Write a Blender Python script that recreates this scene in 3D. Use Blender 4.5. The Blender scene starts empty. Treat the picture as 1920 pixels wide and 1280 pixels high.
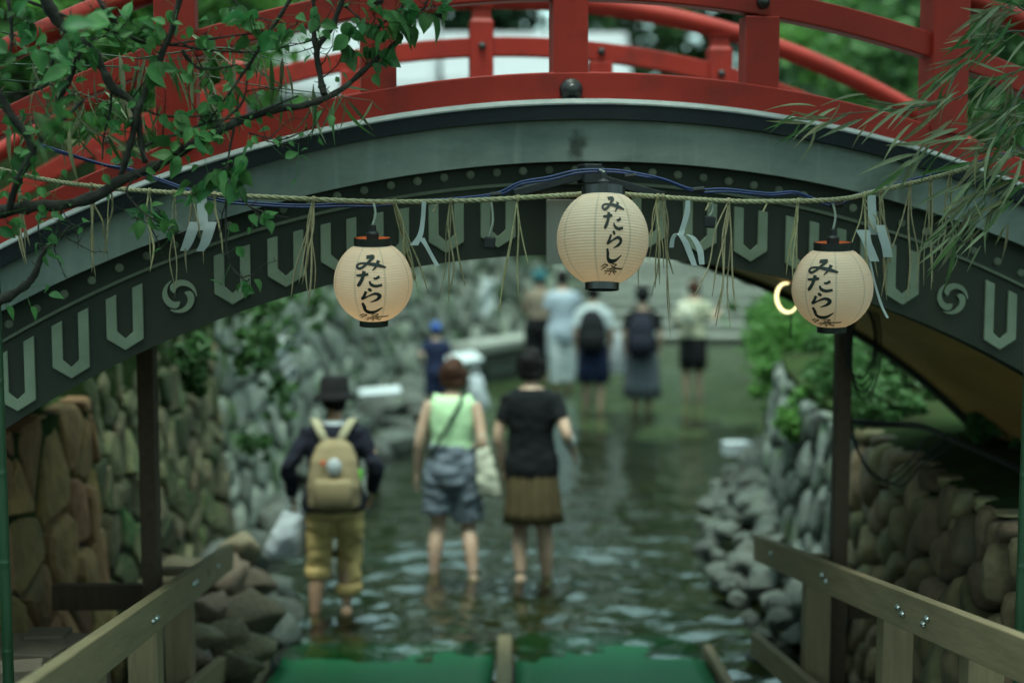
import bpy, bmesh, math, random
from mathutils import Vector, Matrix, noise

R_ = math.radians
sc = bpy.context.scene
C = sc.collection

# ------------------------------------------------------------------ camera, world, sun, exposure
F_PX, PITCH, CAM_H = 2700.0, math.atan(265 / 2700.0), 2.7
cam_d = bpy.data.cameras.new("camera")
cam = bpy.data.objects.new("camera", cam_d)
C.objects.link(cam)
cam.location = (0, 0, CAM_H)
cam.rotation_euler = (math.pi / 2 - PITCH, 0, 0)
cam_d.sensor_width = 36.0
cam_d.lens = F_PX / 1920 * 36.0
cam_d.clip_start = 0.1
cam_d.clip_end = 1000
cam_d.dof.use_dof = True
cam_d.dof.focus_distance = 5.03
cam_d.dof.aperture_fstop = 1.02
sc.camera = cam

SUN_EL, SUN_AZ = 77.0, 188.0          # degrees; azimuth measured from +Y (beyond the bridge) towards +X
world = bpy.data.worlds.new("World")
sc.world = world
world.use_nodes = True
wn = world.node_tree.nodes
wl = world.node_tree.links
bg = wn["Background"]
sky = wn.new("ShaderNodeTexSky")
sky.sky_type = 'NISHITA'
sky.sun_disc = False
sky.sun_elevation = R_(SUN_EL)
sky.sun_rotation = R_(SUN_AZ)
sky.air_density = 1.0
sky.dust_density = 4.0
sky.ozone_density = 1.0
# overcast: pull the clear-sky colour towards an even grey-green cloud layer
hsv = wn.new("ShaderNodeHueSaturation")
hsv.inputs["Saturation"].default_value = 0.30
wmix = wn.new("ShaderNodeMixRGB")
wmix.blend_type = 'MULTIPLY'
wmix.inputs[0].default_value = 1.0
wmix.inputs[2].default_value = (0.66, 1.0, 0.91, 1)
wl.new(sky.outputs[0], hsv.inputs["Color"])
wl.new(hsv.outputs[0], wmix.inputs[1])
wl.new(wmix.outputs[0], bg.inputs[0])
bg.inputs[1].default_value = 0.15

sun_d = bpy.data.lights.new("sun", 'SUN')
sun_d.energy = 1.5
sun_d.angle = R_(25)
sun_d.color = (0.90, 1.0, 0.88)
sun = bpy.data.objects.new("sun", sun_d)
C.objects.link(sun)
sd = Vector((math.sin(R_(SUN_AZ)) * math.cos(R_(SUN_EL)), math.cos(R_(SUN_AZ)) * math.cos(R_(SUN_EL)), math.sin(R_(SUN_EL))))
sun.rotation_euler = (-sd).to_track_quat('-Z', 'Y').to_euler()

vs = sc.view_settings
vs.view_transform = 'Standard'
vs.look = 'None'
vs.exposure = 1.72
vs.gamma = 1.0
vs.use_curve_mapping = False
sc.cycles.use_denoising = True
sc.cycles.max_bounces = 8
sc.cycles.diffuse_bounces = 4
sc.cycles.glossy_bounces = 4
sc.cycles.transparent_max_bounces = 12
sc.cycles.caustics_reflective = False
sc.cycles.caustics_refractive = False
sc.cycles.sample_clamp_indirect = 6.0

rnd = random.Random(7)

# ------------------------------------------------------------------ helpers
def at(px, py, D):
    """world point that the photograph shows at pixel px,py, at depth D along +Y"""
    x = (px - 960) / F_PX
    y = (640 - py) / F_PX
    dy = math.cos(PITCH) + y * math.sin(PITCH)
    dz = -math.sin(PITCH) + y * math.cos(PITCH)
    t = D / dy
    return Vector((x * t, D, CAM_H + dz * t))


WM = {}                                   # world matrices of what is built so far


def link(o, parent=None, M=None):
    C.objects.link(o)
    if parent is not None:
        o.parent = parent
    return o


def tag(o, label=None, cat=None, group=None, kind=None):
    if label:
        o["label"] = label
    if cat:
        o["category"] = cat
    if group:
        o["group"] = group
    if kind:
        o["kind"] = kind
    return o


def empty(name, loc, rz=0.0, label=None, cat=None, group=None):
    o = bpy.data.objects.new(name, None)
    o.empty_display_size = 0.1
    o.location = loc
    o.rotation_euler = (0, 0, rz)
    C.objects.link(o)
    WM[o] = Matrix.LocRotScale(Vector(loc), Matrix.Rotation(rz, 3, 'Z'), None)
    return tag(o, label, cat, group)


def put(name, me, mat, parent=None, local=False, matrix=None):
    """link one mesh object; world coordinates unless local"""
    o = bpy.data.objects.new(name, me)
    if mat is not None and not me.materials:
        me.materials.append(mat)
    C.objects.link(o)
    base = matrix if matrix is not None else Matrix.Identity(4)
    o.matrix_basis = base
    if parent is not None:
        o.parent = parent
        if local:
            WM[o] = WM[parent] @ base
        else:
            o.matrix_parent_inverse = WM[parent].inverted()
            WM[o] = base
    else:
        WM[o] = base
    return o


class MB:
    def __init__(s):
        s.v = []
        s.f = []

    def add(s, verts, faces):
        k = len(s.v)
        s.v += [Vector(p) for p in verts]
        s.f += [[i + k for i in f] for f in faces]

    def box(s, c, size, M=None):
        hx, hy, hz = size[0] / 2, size[1] / 2, size[2] / 2
        vv = [Vector((x * hx, y * hy, z * hz)) for z in (-1, 1) for y in (-1, 1) for x in (-1, 1)]
        if M is not None:
            vv = [M @ p for p in vv]
        c = Vector(c)
        s.add([p + c for p in vv], [(0, 2, 3, 1), (4, 5, 7, 6), (0, 1, 5, 4), (2, 6, 7, 3), (0, 4, 6, 2), (1, 3, 7, 5)])

    def beam(s, a, b, w, h, up=(0, 0, 1)):
        """a timber from a to b, w wide and h high"""
        a, b = Vector(a), Vector(b)
        d = (b - a)
        L = d.length
        d.normalize()
        sd_ = d.cross(Vector(up)).normalized()
        u = sd_.cross(d).normalized()
        M = Matrix((sd_, d, u)).transposed()
        s.box((a + b) / 2, (w, L, h), M)

    def tube(s, pts, rad, n=8, cap=True, flat=None):
        pts = [Vector(p) for p in pts]
        if not hasattr(rad, '__len__'):
            rad = [rad] * len(pts)
        k = len(s.v)
        ref = None
        for i, p in enumerate(pts):
            t = (pts[min(i + 1, len(pts) - 1)] - pts[max(i - 1, 0)])
            if t.length < 1e-9:
                t = Vector((0, 0, 1))
            t.normalize()
            if ref is None:
                ref = Vector((1, 0, 0)) if abs(t.x) < 0.8 else Vector((0, 1, 0))
            a = (ref - t * ref.dot(t)).normalized()
            b = t.cross(a)
            ref = a
            for j in range(n):
                q = 2 * math.pi * j / n
                fl = flat if flat else 1.0
                s.v.append(p + (a * math.cos(q) + b * math.sin(q) * fl) * rad[i])
        for i in range(len(pts) - 1):
            for j in range(n):
                a0 = k + i * n + j
                a1 = k + i * n + (j + 1) % n
                s.f.append([a0, a1, a1 + n, a0 + n])
        if cap:
            s.f.append([k + j for j in reversed(range(n))])
            e = k + (len(pts) - 1) * n
            s.f.append([e + j for j in range(n)])

    def rings(s, rs, cap=True, closed=True):
        """rs: list of rings (lists of points, equal count)"""
        k = len(s.v)
        n = len(rs[0])
        for r in rs:
            s.v += [Vector(p) for p in r]
        for i in range(len(rs) - 1):
            for j in range(n if closed else n - 1):
                a0 = k + i * n + j
                a1 = k + i * n + (j + 1) % n
                s.f.append([a0, a1, a1 + n, a0 + n])
        if cap:
            s.f.append([k + j for j in reversed(range(n))])
            e = k + (len(rs) - 1) * n
            s.f.append([e + j for j in range(n)])

    def lathe(s, prof, n=32, c=(0, 0, 0), cap=False):
        c = Vector(c)
        s.rings([[c + Vector((r * math.cos(2 * math.pi * j / n), r * math.sin(2 * math.pi * j / n), z)) for j in range(n)] for r, z in prof], cap)

    def ell(s, c, rx, ry, rz, n=14, m=9):
        c = Vector(c)
        s.rings([[c + Vector((rx * math.cos(2 * math.pi * j / n) * math.sin(a), ry * math.sin(2 * math.pi * j / n) * math.sin(a), -rz * math.cos(a)))
                  for j in range(n)] for a in [math.pi * (i + 0.35) / (m - 0.3) for i in range(m)]])

    def prism(s, poly, v0, v1, axis='y'):
        """poly: (u,z) outline, extruded along y from v0 to v1"""
        n = len(poly)
        k = len(s.v)
        s.v += [Vector((u, v0, z)) for u, z in poly] + [Vector((u, v1, z)) for u, z in poly]
        s.f.append([k + i for i in range(n)])
        s.f.append([k + n + i for i in reversed(range(n))])
        for i in range(n):
            j = (i + 1) % n
            s.f.append([k + j, k + i, k + n + i, k + n + j])

    def mesh(s, name, smooth=False, fix=True):
        me = bpy.data.meshes.new(name)
        me.from_pydata([tuple(p) for p in s.v], [], s.f)
        if fix:
            bm = bmesh.new()
            bm.from_mesh(me)
            bmesh.ops.recalc_face_normals(bm, faces=bm.faces)
            bm.to_mesh(me)
            bm.free()
        if smooth:
            me.polygons.foreach_set('use_smooth', [True] * len(me.polygons))
        return me

    def build(s, name, mat, parent=None, smooth=False, local=False, bevel=0.0, fix=True):
        me = s.mesh(name, smooth, fix)
        o = put(name, me, mat, parent, local)
        if bevel:
            m = o.modifiers.new("bevel", 'BEVEL')
            m.width = bevel
            m.segments = 2
            m.limit_method = 'ANGLE'
            m.angle_limit = R_(40)
        return o


def bake(o):
    """apply modifiers into the mesh"""
    dg = bpy.context.evaluated_depsgraph_get()
    me = bpy.data.meshes.new_from_object(o.evaluated_get(dg))
    mats = [m for m in o.data.materials]
    o.modifiers.clear()
    o.data = me
    if not me.materials:
        for m in mats:
            me.materials.append(m)
    return o


def crom(pts, k=6):
    """Catmull-Rom through tuples of any length"""
    P = [tuple(p) for p in pts]
    if len(P) < 3:
        a, b = P
        return [tuple(a[i] + (b[i] - a[i]) * t / k for i in range(len(a))) for t in range(k + 1)]
    P = [tuple(2 * a - b for a, b in zip(P[0], P[1]))] + P + [tuple(2 * a - b for a, b in zip(P[-1], P[-2]))]
    out = []
    for i in range(1, len(P) - 2):
        for j in range(k):
            t = j / k
            out.append(tuple(0.5 * (2 * b + (c - a) * t + (2 * a - 5 * b + 4 * c - d) * t * t + (3 * b - a - 3 * c + d) * t ** 3)
                             for a, b, c, d in zip(P[i - 1], P[i], P[i + 1], P[i + 2])))
    out.append(P[-2])
    return out


# ------------------------------------------------------------------ materials
ALB = 0.72


def lin(c):
    return tuple((x / 255 / 12.92) if x / 255 <= 0.04045 else ((x / 255 + 0.055) / 1.055) ** 2.4 for x in c)


def mat(name, c1, c2=None, rough=0.7, scale=4.0, detail=5.0, bump=0.0, bscale=None, coords='Object', stretch=(1, 1, 1),
        rand=0.0, spec=0.3, c3=None, c3scale=1.3, c3lo=0.55, c3hi=0.7, metallic=0.0, transl=0.0, contrast=(0.3, 0.7)):
    c1 = tuple(x * ALB for x in c1)
    c2 = tuple(x * ALB for x in c2) if c2 else None
    c3 = tuple(x * ALB for x in c3) if c3 else None
    m = bpy.data.materials.new(name)
    m.use_nodes = True
    nt = m.node_tree
    N, L = nt.nodes, nt.links
    b = N["Principled BSDF"]
    b.inputs["Roughness"].default_value = rough
    b.inputs["Metallic"].default_value = metallic
    b.inputs["Specular IOR Level"].default_value = spec
    c2 = c2 or tuple(x * 0.75 for x in c1)
    tc = N.new("ShaderNodeTexCoord")
    mp = N.new("ShaderNodeMapping")
    mp.inputs["Scale"].default_value = stretch
    L.new(tc.outputs[coords], mp.inputs[0])
    vec = mp.outputs[0]
    if rand:
        oi = N.new("ShaderNodeObjectInfo")
        ad = N.new("ShaderNodeVectorMath")
        ad.operation = 'MULTIPLY_ADD'
        cb = N.new("ShaderNodeCombineXYZ")
        for i in range(3):
            L.new(oi.outputs["Random"], cb.inputs[i])
        ad.inputs[1].default_value = (37, 53, 71)
        L.new(cb.outputs[0], ad.inputs[0])
        L.new(vec, ad.inputs[2])
        vec = ad.outputs[0]
    nz = N.new("ShaderNodeTexNoise")
    nz.inputs["Scale"].default_value = scale
    nz.inputs["Detail"].default_value = detail
    nz.inputs["Roughness"].default_value = 0.62
    L.new(vec, nz.inputs["Vector"])
    rp = N.new("ShaderNodeValToRGB")
    rp.color_ramp.elements[0].position = contrast[0]
    rp.color_ramp.elements[1].position = contrast[1]
    rp.color_ramp.elements[0].color = (*c2, 1)
    rp.color_ramp.elements[1].color = (*c1, 1)
    L.new(nz.outputs[0], rp.inputs[0])
    col = rp.outputs[0]
    if c3:
        n3 = N.new("ShaderNodeTexNoise")
        n3.inputs["Scale"].default_value = c3scale
        n3.inputs["Detail"].default_value = 4
        L.new(vec, n3.inputs["Vector"])
        r3 = N.new("ShaderNodeMapRange")
        r3.inputs[1].default_value = c3lo
        r3.inputs[2].default_value = c3hi
        L.new(n3.outputs[0], r3.inputs[0])
        mx = N.new("ShaderNodeMixRGB")
        mx.inputs[2].default_value = (*c3, 1)
        L.new(r3.outputs[0], mx.inputs[0])
        L.new(col, mx.inputs[1])
        col = mx.outputs[0]
    if rand:
        hs = N.new("ShaderNodeHueSaturation")
        mr = N.new("ShaderNodeMapRange")
        mr.inputs[3].default_value = 1 - rand
        mr.inputs[4].default_value = 1 + rand
        L.new(oi.outputs["Random"], mr.inputs[0])
        L.new(mr.outputs[0], hs.inputs["Value"])
        m2 = N.new("ShaderNodeMath")
        m2.operation = 'MULTIPLY_ADD'
        m2.inputs[1].default_value = 7.31
        m2.inputs[2].default_value = 0
        L.new(oi.outputs["Random"], m2.inputs[0])
        fr = N.new("ShaderNodeMath")
        fr.operation = 'FRACT'
        L.new(m2.outputs[0], fr.inputs[0])
        mh = N.new("ShaderNodeMapRange")
        mh.inputs[3].default_value = 0.5 - rand * 0.07
        mh.inputs[4].default_value = 0.5 + rand * 0.07
        L.new(fr.outputs[0], mh.inputs[0])
        L.new(mh.outputs[0], hs.inputs["Hue"])
        L.new(col, hs.inputs["Color"])
        col = hs.outputs[0]
    L.new(col, b.inputs["Base Color"])
    if bump:
        nb = N.new("ShaderNodeTexNoise")
        nb.inputs["Scale"].default_value = bscale or scale * 3
        nb.inputs["Detail"].default_value = 6
        L.new(vec, nb.inputs["Vector"])
        bp = N.new("ShaderNodeBump")
        bp.inputs["Strength"].default_value = 0.8
        bp.inputs["Distance"].default_value = bump
        L.new(nb.outputs[0], bp.inputs["Height"])
        L.new(bp.outputs[0], b.inputs["Normal"])
    if transl:
        tr = N.new("ShaderNodeBsdfTranslucent")
        L.new(col, tr.inputs[0])
        ms = N.new("ShaderNodeMixShader")
        ms.inputs[0].default_value = transl
        L.new(b.outputs[0], ms.inputs[1])
        L.new(tr.outputs[0], ms.inputs[2])
        L.new(ms.outputs[0], N["Material Output"].inputs[0])
    return m


M = {}
M['red'] = mat('vermilion paint', (0.34, 0.023, 0.013), (0.25, 0.017, 0.010), 0.55, 3.0, bump=0.0015, bscale=14, spec=0.2, c3=(0.13, 0.017, 0.013), c3scale=5, c3lo=0.55, c3hi=0.8)
M['rim'] = mat('weathered grey rim', (0.30, 0.32, 0.31), (0.17, 0.19, 0.18), 0.75, 9, bump=0.002)
M['edge'] = mat('dark edge board', (0.014, 0.019, 0.022), (0.010, 0.013, 0.015), 0.75, 6, bump=0.002, spec=0.15, c3=(0.025, 0.03, 0.03), c3scale=3, c3lo=0.6, c3hi=0.9)
M['fascia'] = mat('grey weathered beam', (0.235, 0.27, 0.24), (0.12, 0.15, 0.135), 0.75, 2.6, 8, bump=0.002, bscale=20, stretch=(1, 1, 1.6),
                  c3=(0.075, 0.085, 0.062), c3scale=2.0, c3lo=0.58, c3hi=0.78, contrast=(0.32, 0.68))
nt = M['fascia'].node_tree
N, L = nt.nodes, nt.links
b = N["Principled BSDF"]
src = b.inputs["Base Color"].links[0].from_socket
tc = N.new("ShaderNodeTexCoord")
mps = N.new("ShaderNodeMapping")
mps.inputs["Scale"].default_value = (16, 0.2, 1.1)
L.new(tc.outputs["Object"], mps.inputs[0])
nzs = N.new("ShaderNodeTexNoise")
nzs.inputs["Scale"].default_value = 1.0
nzs.inputs["Detail"].default_value = 6
L.new(mps.outputs[0], nzs.inputs["Vector"])
mrs = N.new("ShaderNodeMapRange")
mrs.inputs[1].default_value = 0.56
mrs.inputs[2].default_value = 0.74
mrs.inputs[4].default_value = 0.7
L.new(nzs.outputs[0], mrs.inputs[0])
mxs = N.new("ShaderNodeMixRGB")
mxs.inputs[2].default_value = (0.19, 0.22, 0.20, 1)
L.new(mrs.outputs[0], mxs.inputs[0])
L.new(src, mxs.inputs[1])
src = mxs.outputs[0]
nz = N.new("ShaderNodeTexNoise")
nz.inputs["Scale"].default_value = 22
nz.inputs["Detail"].default_value = 5
L.new(tc.outputs["Object"], nz.inputs["Vector"])
vm = N.new("ShaderNodeVectorMath")
vm.operation = 'MULTIPLY_ADD'
vm.inputs[1].default_value = (0.09, 0, 0.09)
L.new(nz.outputs["Color"], vm.inputs[0])
L.new(tc.outputs["Object"], vm.inputs[2])
vd = N.new("ShaderNodeVectorMath")
vd.operation = 'SUBTRACT'
vd.inputs[1].default_value = (0.05, 0, 2.945)
L.new(vm.outputs[0], vd.inputs[0])
vsn = N.new("ShaderNodeVectorMath")
vsn.operation = 'MULTIPLY'
vsn.inputs[1].default_value = (1.5, 0, 1)
L.new(vd.outputs[0], vsn.inputs[0])
vl = N.new("ShaderNodeVectorMath")
vl.operation = 'LENGTH'
L.new(vsn.outputs[0], vl.inputs[0])
mr = N.new("ShaderNodeMapRange")
mr.inputs[1].default_value = 0.025
mr.inputs[2].default_value = 0.075
mr.inputs[3].default_value = 0.85
mr.inputs[4].default_value = 0.0
L.new(vl.outputs[1], mr.inputs[0])
mx = N.new("ShaderNodeMixRGB")
mx.inputs[2].default_value = (0.022, 0.023, 0.018, 1)
L.new(mr.outputs[0], mx.inputs[0])
L.new(src, mx.inputs[1])
L.new(mx.outputs[0], b.inputs["Base Color"])
M['panel'] = mat('dark olive panel', (0.042, 0.046, 0.035), (0.028, 0.032, 0.025), 0.85, 3, 7, bump=0.002, bscale=18, stretch=(1, 1, 0.5), c3=(0.042, 0.042, 0.03), c3scale=2.4, spec=0.15)
M['ornament'] = mat('pale celadon paint', (0.23, 0.265, 0.19), (0.14, 0.165, 0.12), 0.75, 5, 8, bump=0.001, spec=.15, contrast=(.25, .6))
M['disc'] = mat('pale disc paint', (0.17, 0.18, 0.125), (0.12, 0.13, 0.09), 0.7, 14, 5, rand=0.3)
M['soffit'] = mat('brown soffit boards', (0.85, 0.45, 0.16), (0.60, 0.31, 0.105), 0.75, 3, 6, bump=0.003, stretch=(1, 0.15, 1))
M['deck'] = mat('grey deck', (0.2, 0.2, 0.19), None, 0.8, 5)
M['iron'] = mat('black iron', (0.016, 0.018, 0.018), None, 0.42, 20, spec=0.5)
M['blackwood'] = mat('black stained wood', (0.02, 0.024, 0.027), (0.014, 0.016, 0.018), 0.6, 8, stretch=(1, 1, 1), bump=0.002)
M['board'] = mat('pale bare board', (0.36, 0.34, 0.30), (0.28, 0.27, 0.23), 0.75, 4, 6, stretch=(6, 6, 0.6), bump=0.001)
M['straw'] = mat('straw rope', (0.38, 0.33, 0.19), (0.22, 0.195, 0.105), 0.85, 60, 4, rand=0.25)
M['rope'] = mat('twisted straw rope', (0.40, 0.37, 0.23), (0.24, 0.23, 0.13), 0.9, 80, 4, bump=0.002)
M['bluecable'] = mat('blue cable', (0.022, 0.045, 0.16), (0.015, 0.03, 0.10), 0.5, 30)
M['blackplastic'] = mat('black plastic', (0.014, 0.015, 0.016), None, 0.5, 30)
M['greycable'] = mat('grey cable', (0.30, 0.33, 0.27), None, 0.6, 30)
M['paperwhite'] = mat('white paper', (0.62, 0.66, 0.66), (0.52, 0.57, 0.57), 0.8, 12, transl=0.25)
M['ink'] = mat('black ink', (0.012, 0.022, 0.02), None, 0.7, 20)
M['lacquer'] = mat('black lacquer', (0.014, 0.015, 0.015), None, 0.3, 30, spec=0.5)
M['ringinside'] = mat('orange ring inside', (0.55, 0.16, 0.06), None, 0.6, 30)
M['bark'] = mat('plum bark', (0.05, 0.043, 0.033), (0.012, 0.011, 0.009), 0.9, 22, 8, bump=0.006, bscale=50, c3=(0.12, 0.125, 0.10), c3scale=14, c3lo=0.6, c3hi=0.78)
M['leaf'] = mat('plum leaf', (0.085, 0.24, 0.065), (0.05, 0.16, 0.045), 0.5, 18, 3, rand=0.35, transl=0.4)
M['bambooleaf'] = mat('bamboo leaf', (0.33, 0.36, 0.22), (0.20, 0.245, 0.13), 0.6, 10, 3, rand=0.35, transl=0.3)
M['bambooleafgreen'] = mat('fresh bamboo leaf', (0.10, 0.20, 0.06), (0.06, 0.14, 0.04), 0.55, 10, 3, rand=0.3, transl=0.35)
M['bamboodry'] = mat('drying bamboo leaf', (0.25, 0.22, 0.12), (0.16, 0.16, 0.08), 0.7, 10, 3, rand=0.35, transl=0.25)
M['culm'] = mat('bamboo culm', (0.025, 0.075, 0.03), (0.015, 0.05, 0.022), 0.45, 6, stretch=(1, 1, 0.2), spec=0.5)
M['stonegrey'] = mat('grey wall stone', (0.27, 0.285, 0.24), (0.13, 0.14, 0.115), 0.9, 7, 8, bump=0.02, bscale=14, rand=0.3,
                     c3=(0.05, 0.085, 0.03), c3scale=1.8, c3lo=0.52, c3hi=0.66)
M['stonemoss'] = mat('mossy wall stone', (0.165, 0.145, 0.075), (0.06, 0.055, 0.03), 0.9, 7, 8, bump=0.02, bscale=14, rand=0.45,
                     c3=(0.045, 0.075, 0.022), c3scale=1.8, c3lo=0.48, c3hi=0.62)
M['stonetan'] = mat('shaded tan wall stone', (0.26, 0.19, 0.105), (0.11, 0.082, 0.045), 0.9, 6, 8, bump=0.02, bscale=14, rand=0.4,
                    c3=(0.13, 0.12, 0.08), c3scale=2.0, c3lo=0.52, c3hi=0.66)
M['stonedark'] = mat('darker grey wall stone', (0.165, 0.18, 0.16), (0.07, 0.08, 0.07), 0.9, 7, 8, bump=0.02, bscale=14, rand=0.4,
                     c3=(0.05, 0.085, 0.03), c3scale=1.8, c3lo=0.52, c3hi=0.66)
M['stonebrown'] = mat('brown wall stone', (0.33, 0.185, 0.08), (0.14, 0.08, 0.035), 0.9, 6, 8, bump=0.02, bscale=14, rand=0.35,
                      c3=(0.16, 0.15, 0.07), c3scale=2.2, c3lo=0.58, c3hi=0.75)
M['stoneboulder'] = mat('river boulder', (0.115, 0.125, 0.11), (0.04, 0.046, 0.04), 0.75, 6, 8, bump=0.015, bscale=16, rand=0.4,
                        c3=(0.055, 0.075, 0.035), c3scale=3.0, c3lo=0.56, c3hi=0.72)
M['stonebedbrown'] = mat('brown bank boulder', (0.21, 0.165, 0.105), (0.09, 0.07, 0.045), 0.8, 6, 8, bump=0.015, bscale=16, rand=0.4)
M['mortar'] = mat('dark earth joints', (0.045, 0.042, 0.032), (0.02, 0.02, 0.016), 0.95, 8)
M['earth'] = mat('mossy earth', (0.035, 0.06, 0.02), (0.025, 0.028, 0.016), 0.95, 1.5, 8, bump=0.03, bscale=8, spec=0.0)
M['bed'] = mat('stream bed', (0.085, 0.065, 0.032), (0.016, 0.017, 0.010), 0.9, 5, 9, bump=0.03, bscale=9, c3=(0.02, 0.036, 0.014), c3scale=1.2)
M['gravel'] = mat('pale shallow gravel', (0.30, 0.29, 0.215), (0.10, 0.11, 0.075), 0.9, 3, 9, bump=0.02, bscale=20, c3=(0.10, 0.16, 0.06), c3scale=.9)
M['step'] = mat('pale stone step', (0.30, 0.31, 0.27), (0.21, 0.225, 0.195), 0.85, 5, 7, bump=0.006, rand=0.12)
M['timber'] = mat('new timber', (0.25, 0.19, 0.105), (0.165, 0.125, 0.068), 0.75, 5, 6, stretch=(7, 0.7, 7), bump=0.0015, bscale=20, rand=0.12,
                  c3=(0.2, 0.13, 0.06), c3scale=10, c3lo=0.68, c3hi=0.76)
M['darktimber'] = mat('dark stained timber', (0.085, 0.05, 0.028), (0.05, 0.03, 0.018), 0.7, 5, 6, stretch=(6, 6, 0.6), bump=0.0015)
M['steel'] = mat('zinc bolt', (0.5, 0.52, 0.5), None, 0.35, 10, metallic=1.0)
M['greenmat'] = mat('green mat', (0.010, 0.155, 0.062), (0.007, 0.115, 0.045), 0.35, 30, 4, bump=0.002, bscale=200)
M['block'] = mat('brown paving block', (0.2, 0.15, 0.11), (0.14, 0.11, 0.08), 0.9, 9, bump=0.004, rand=0.15)
M['foliage'] = mat('tree foliage', (0.085, 0.19, 0.055), (0.04, 0.10, 0.03), 0.6, 1.2, 4, transl=0.4, coords='Object')
M['foliagedark'] = mat('dark tree foliage', (0.04, 0.09, 0.035), (0.02, 0.05, 0.022), 0.6, 1.0, 4, transl=0.3)
M['foliagebright'] = mat('bright foliage', (0.13, 0.30, 0.06), (0.07, 0.18, 0.04), 0.55, 1.5, 4, transl=0.5)
M['trunk'] = mat('tree trunk', (0.09, 0.07, 0.05), (0.04, 0.032, 0.025), 0.9, 6, 8, bump=0.02, stretch=(1, 1, 0.3))
M['tent'] = mat('white tent canvas', (0.44, 0.44, 0.46), (0.40, 0.40, 0.42), 0.7, 2, transl=0.35)
M['tentpole'] = mat('tent pole', (0.5, 0.52, 0.52), None, 0.4, 5, metallic=0.6)
M['skin'] = mat('skin', (0.56, 0.36, 0.26), (0.50, 0.31, 0.22), 0.55, 9, 4, spec=0.35)
M['skinb'] = mat('skin tanned', (0.50, 0.29, 0.19), (0.44, 0.25, 0.16), 0.55, 9, 4, spec=0.35)
M['hairblack'] = mat('black hair', (0.012, 0.010, 0.010), (0.007, 0.006, 0.006), 0.75, 30, 5, stretch=(6, 6, 0.8), bump=0.004, spec=0.1)
M['hairbrown'] = mat('brown hair', (0.07, 0.030, 0.018), (0.04, 0.017, 0.011), 0.7, 30, 5, stretch=(6, 6, 0.8), bump=0.004, spec=0.1)
M['eye'] = mat('eye', (0.02, 0.015, 0.012), None, 0.2, 30)
M['lip'] = mat('lip', (0.40, 0.16, 0.13), None, 0.5, 30)


def cloth(name, c, c2=None, **k):
    return mat(name, c, c2 or tuple(x * 0.8 for x in c), k.pop('rough', 0.9), k.pop('scale', 7), 5, bump=k.pop('bump', 0.004), bscale=k.pop('bscale', 9), spec=0.15, **k)


M['navyjacket'] = cloth('navy jacket', (0.013, 0.014, 0.024))
M['mustard'] = cloth('mustard trousers', (0.56, 0.40, 0.17), (0.46, 0.32, 0.13))
M['tanpack'] = cloth('tan backpack', (0.28, 0.215, 0.125), (0.21, 0.16, 0.09))
M['tanstrap'] = cloth('pale strap', (0.36, 0.32, 0.21))
M['blackcloth'] = cloth('black cloth', (0.008, 0.009, 0.010))
M['hatblack'] = cloth('black hat', (0.012, 0.011, 0.012))
M['limetop'] = cloth('pale green top', (0.55, 0.78, 0.46), (0.50, 0.72, 0.42))
M['denim'] = cloth('grey denim', (0.17, 0.195, 0.235), (0.10, 0.115, 0.14), scale=11)
M['skirtbrown'] = cloth('brown skirt', (0.105, 0.075, 0.036), (0.075, 0.052, 0.025))
M['cream'] = cloth('cream canvas', (0.60, 0.58, 0.46))
M['whiteplastic'] = mat('white plastic bag', (0.68, 0.72, 0.76), (0.55, 0.58, 0.62), 0.4, 9, transl=0.3, bump=0.01, bscale=12)
M['whitecloth'] = cloth('white cloth', (0.52, 0.56, 0.58))
M['greyshirt'] = cloth('grey blue shirt', (0.36, 0.41, 0.47), (0.29, 0.34, 0.40))
M['navy'] = cloth('navy cloth', (0.018, 0.026, 0.065))
M['bluecap'] = cloth('blue cap', (0.05, 0.11, 0.36))
M['greyskirt'] = cloth('grey skirt', (0.115, 0.125, 0.145), (0.08, 0.09, 0.105))
M['brownshirt'] = cloth('brown shirt', (0.24, 0.19, 0.145))
M['floral'] = cloth('floral blouse', (0.46, 0.45, 0.33), (0.20, 0.21, 0.14), scale=22)
M['teal'] = cloth('teal hat', (0.02, 0.09, 0.10))
M['limestrip'] = cloth('lime tag', (0.16, 0.55, 0.05))
M['orangetag'] = cloth('orange tag', (0.75, 0.16, 0.08))
M['strapdark'] = cloth('dark strap', (0.045, 0.07, 0.05))


def emission(name, c, s):
    m = bpy.data.materials.new(name)
    m.use_nodes = True
    b = m.node_tree.nodes["Principled BSDF"]
    b.inputs["Base Color"].default_value = (*c, 1)
    b.inputs["Emission Color"].default_value = (*c, 1)
    b.inputs["Emission Strength"].default_value = s
    return m


M['lamp'] = emission('lit lamp tube', (1.0, 0.88, 0.42), 0.62)
M['bulb'] = emission('lit bulb', (1.0, 0.62, 0.3), 2.0)

# lantern paper: translucent washi with vertical overlap seams
m = mat('lantern paper', (0.77, 0.70, 0.585), (0.71, 0.64, 0.52), 0.8, 8, 4)
nt = m.node_tree
N, L = nt.nodes, nt.links
b = N["Principled BSDF"]
src = b.inputs["Base Color"].links[0].from_socket
tc = N.new("ShaderNodeTexCoord")
sx = N.new("ShaderNodeSeparateXYZ")
L.new(tc.outputs["Object"], sx.inputs[0])
an = N.new("ShaderNodeMath")
an.operation = 'ARCTAN2'
L.new(sx.outputs[0], an.inputs[0])
L.new(sx.outputs[1], an.inputs[1])
k1 = N.new("ShaderNodeMath")
k1.operation = 'MULTIPLY_ADD'
k1.inputs[1].default_value = 8 / (2 * math.pi)
k1.inputs[2].default_value = 16.5
L.new(an.outputs[0], k1.inputs[0])
fr = N.new("ShaderNodeMath")
fr.operation = 'FRACT'
L.new(k1.outputs[0], fr.inputs[0])
ls = N.new("ShaderNodeMath")
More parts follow.
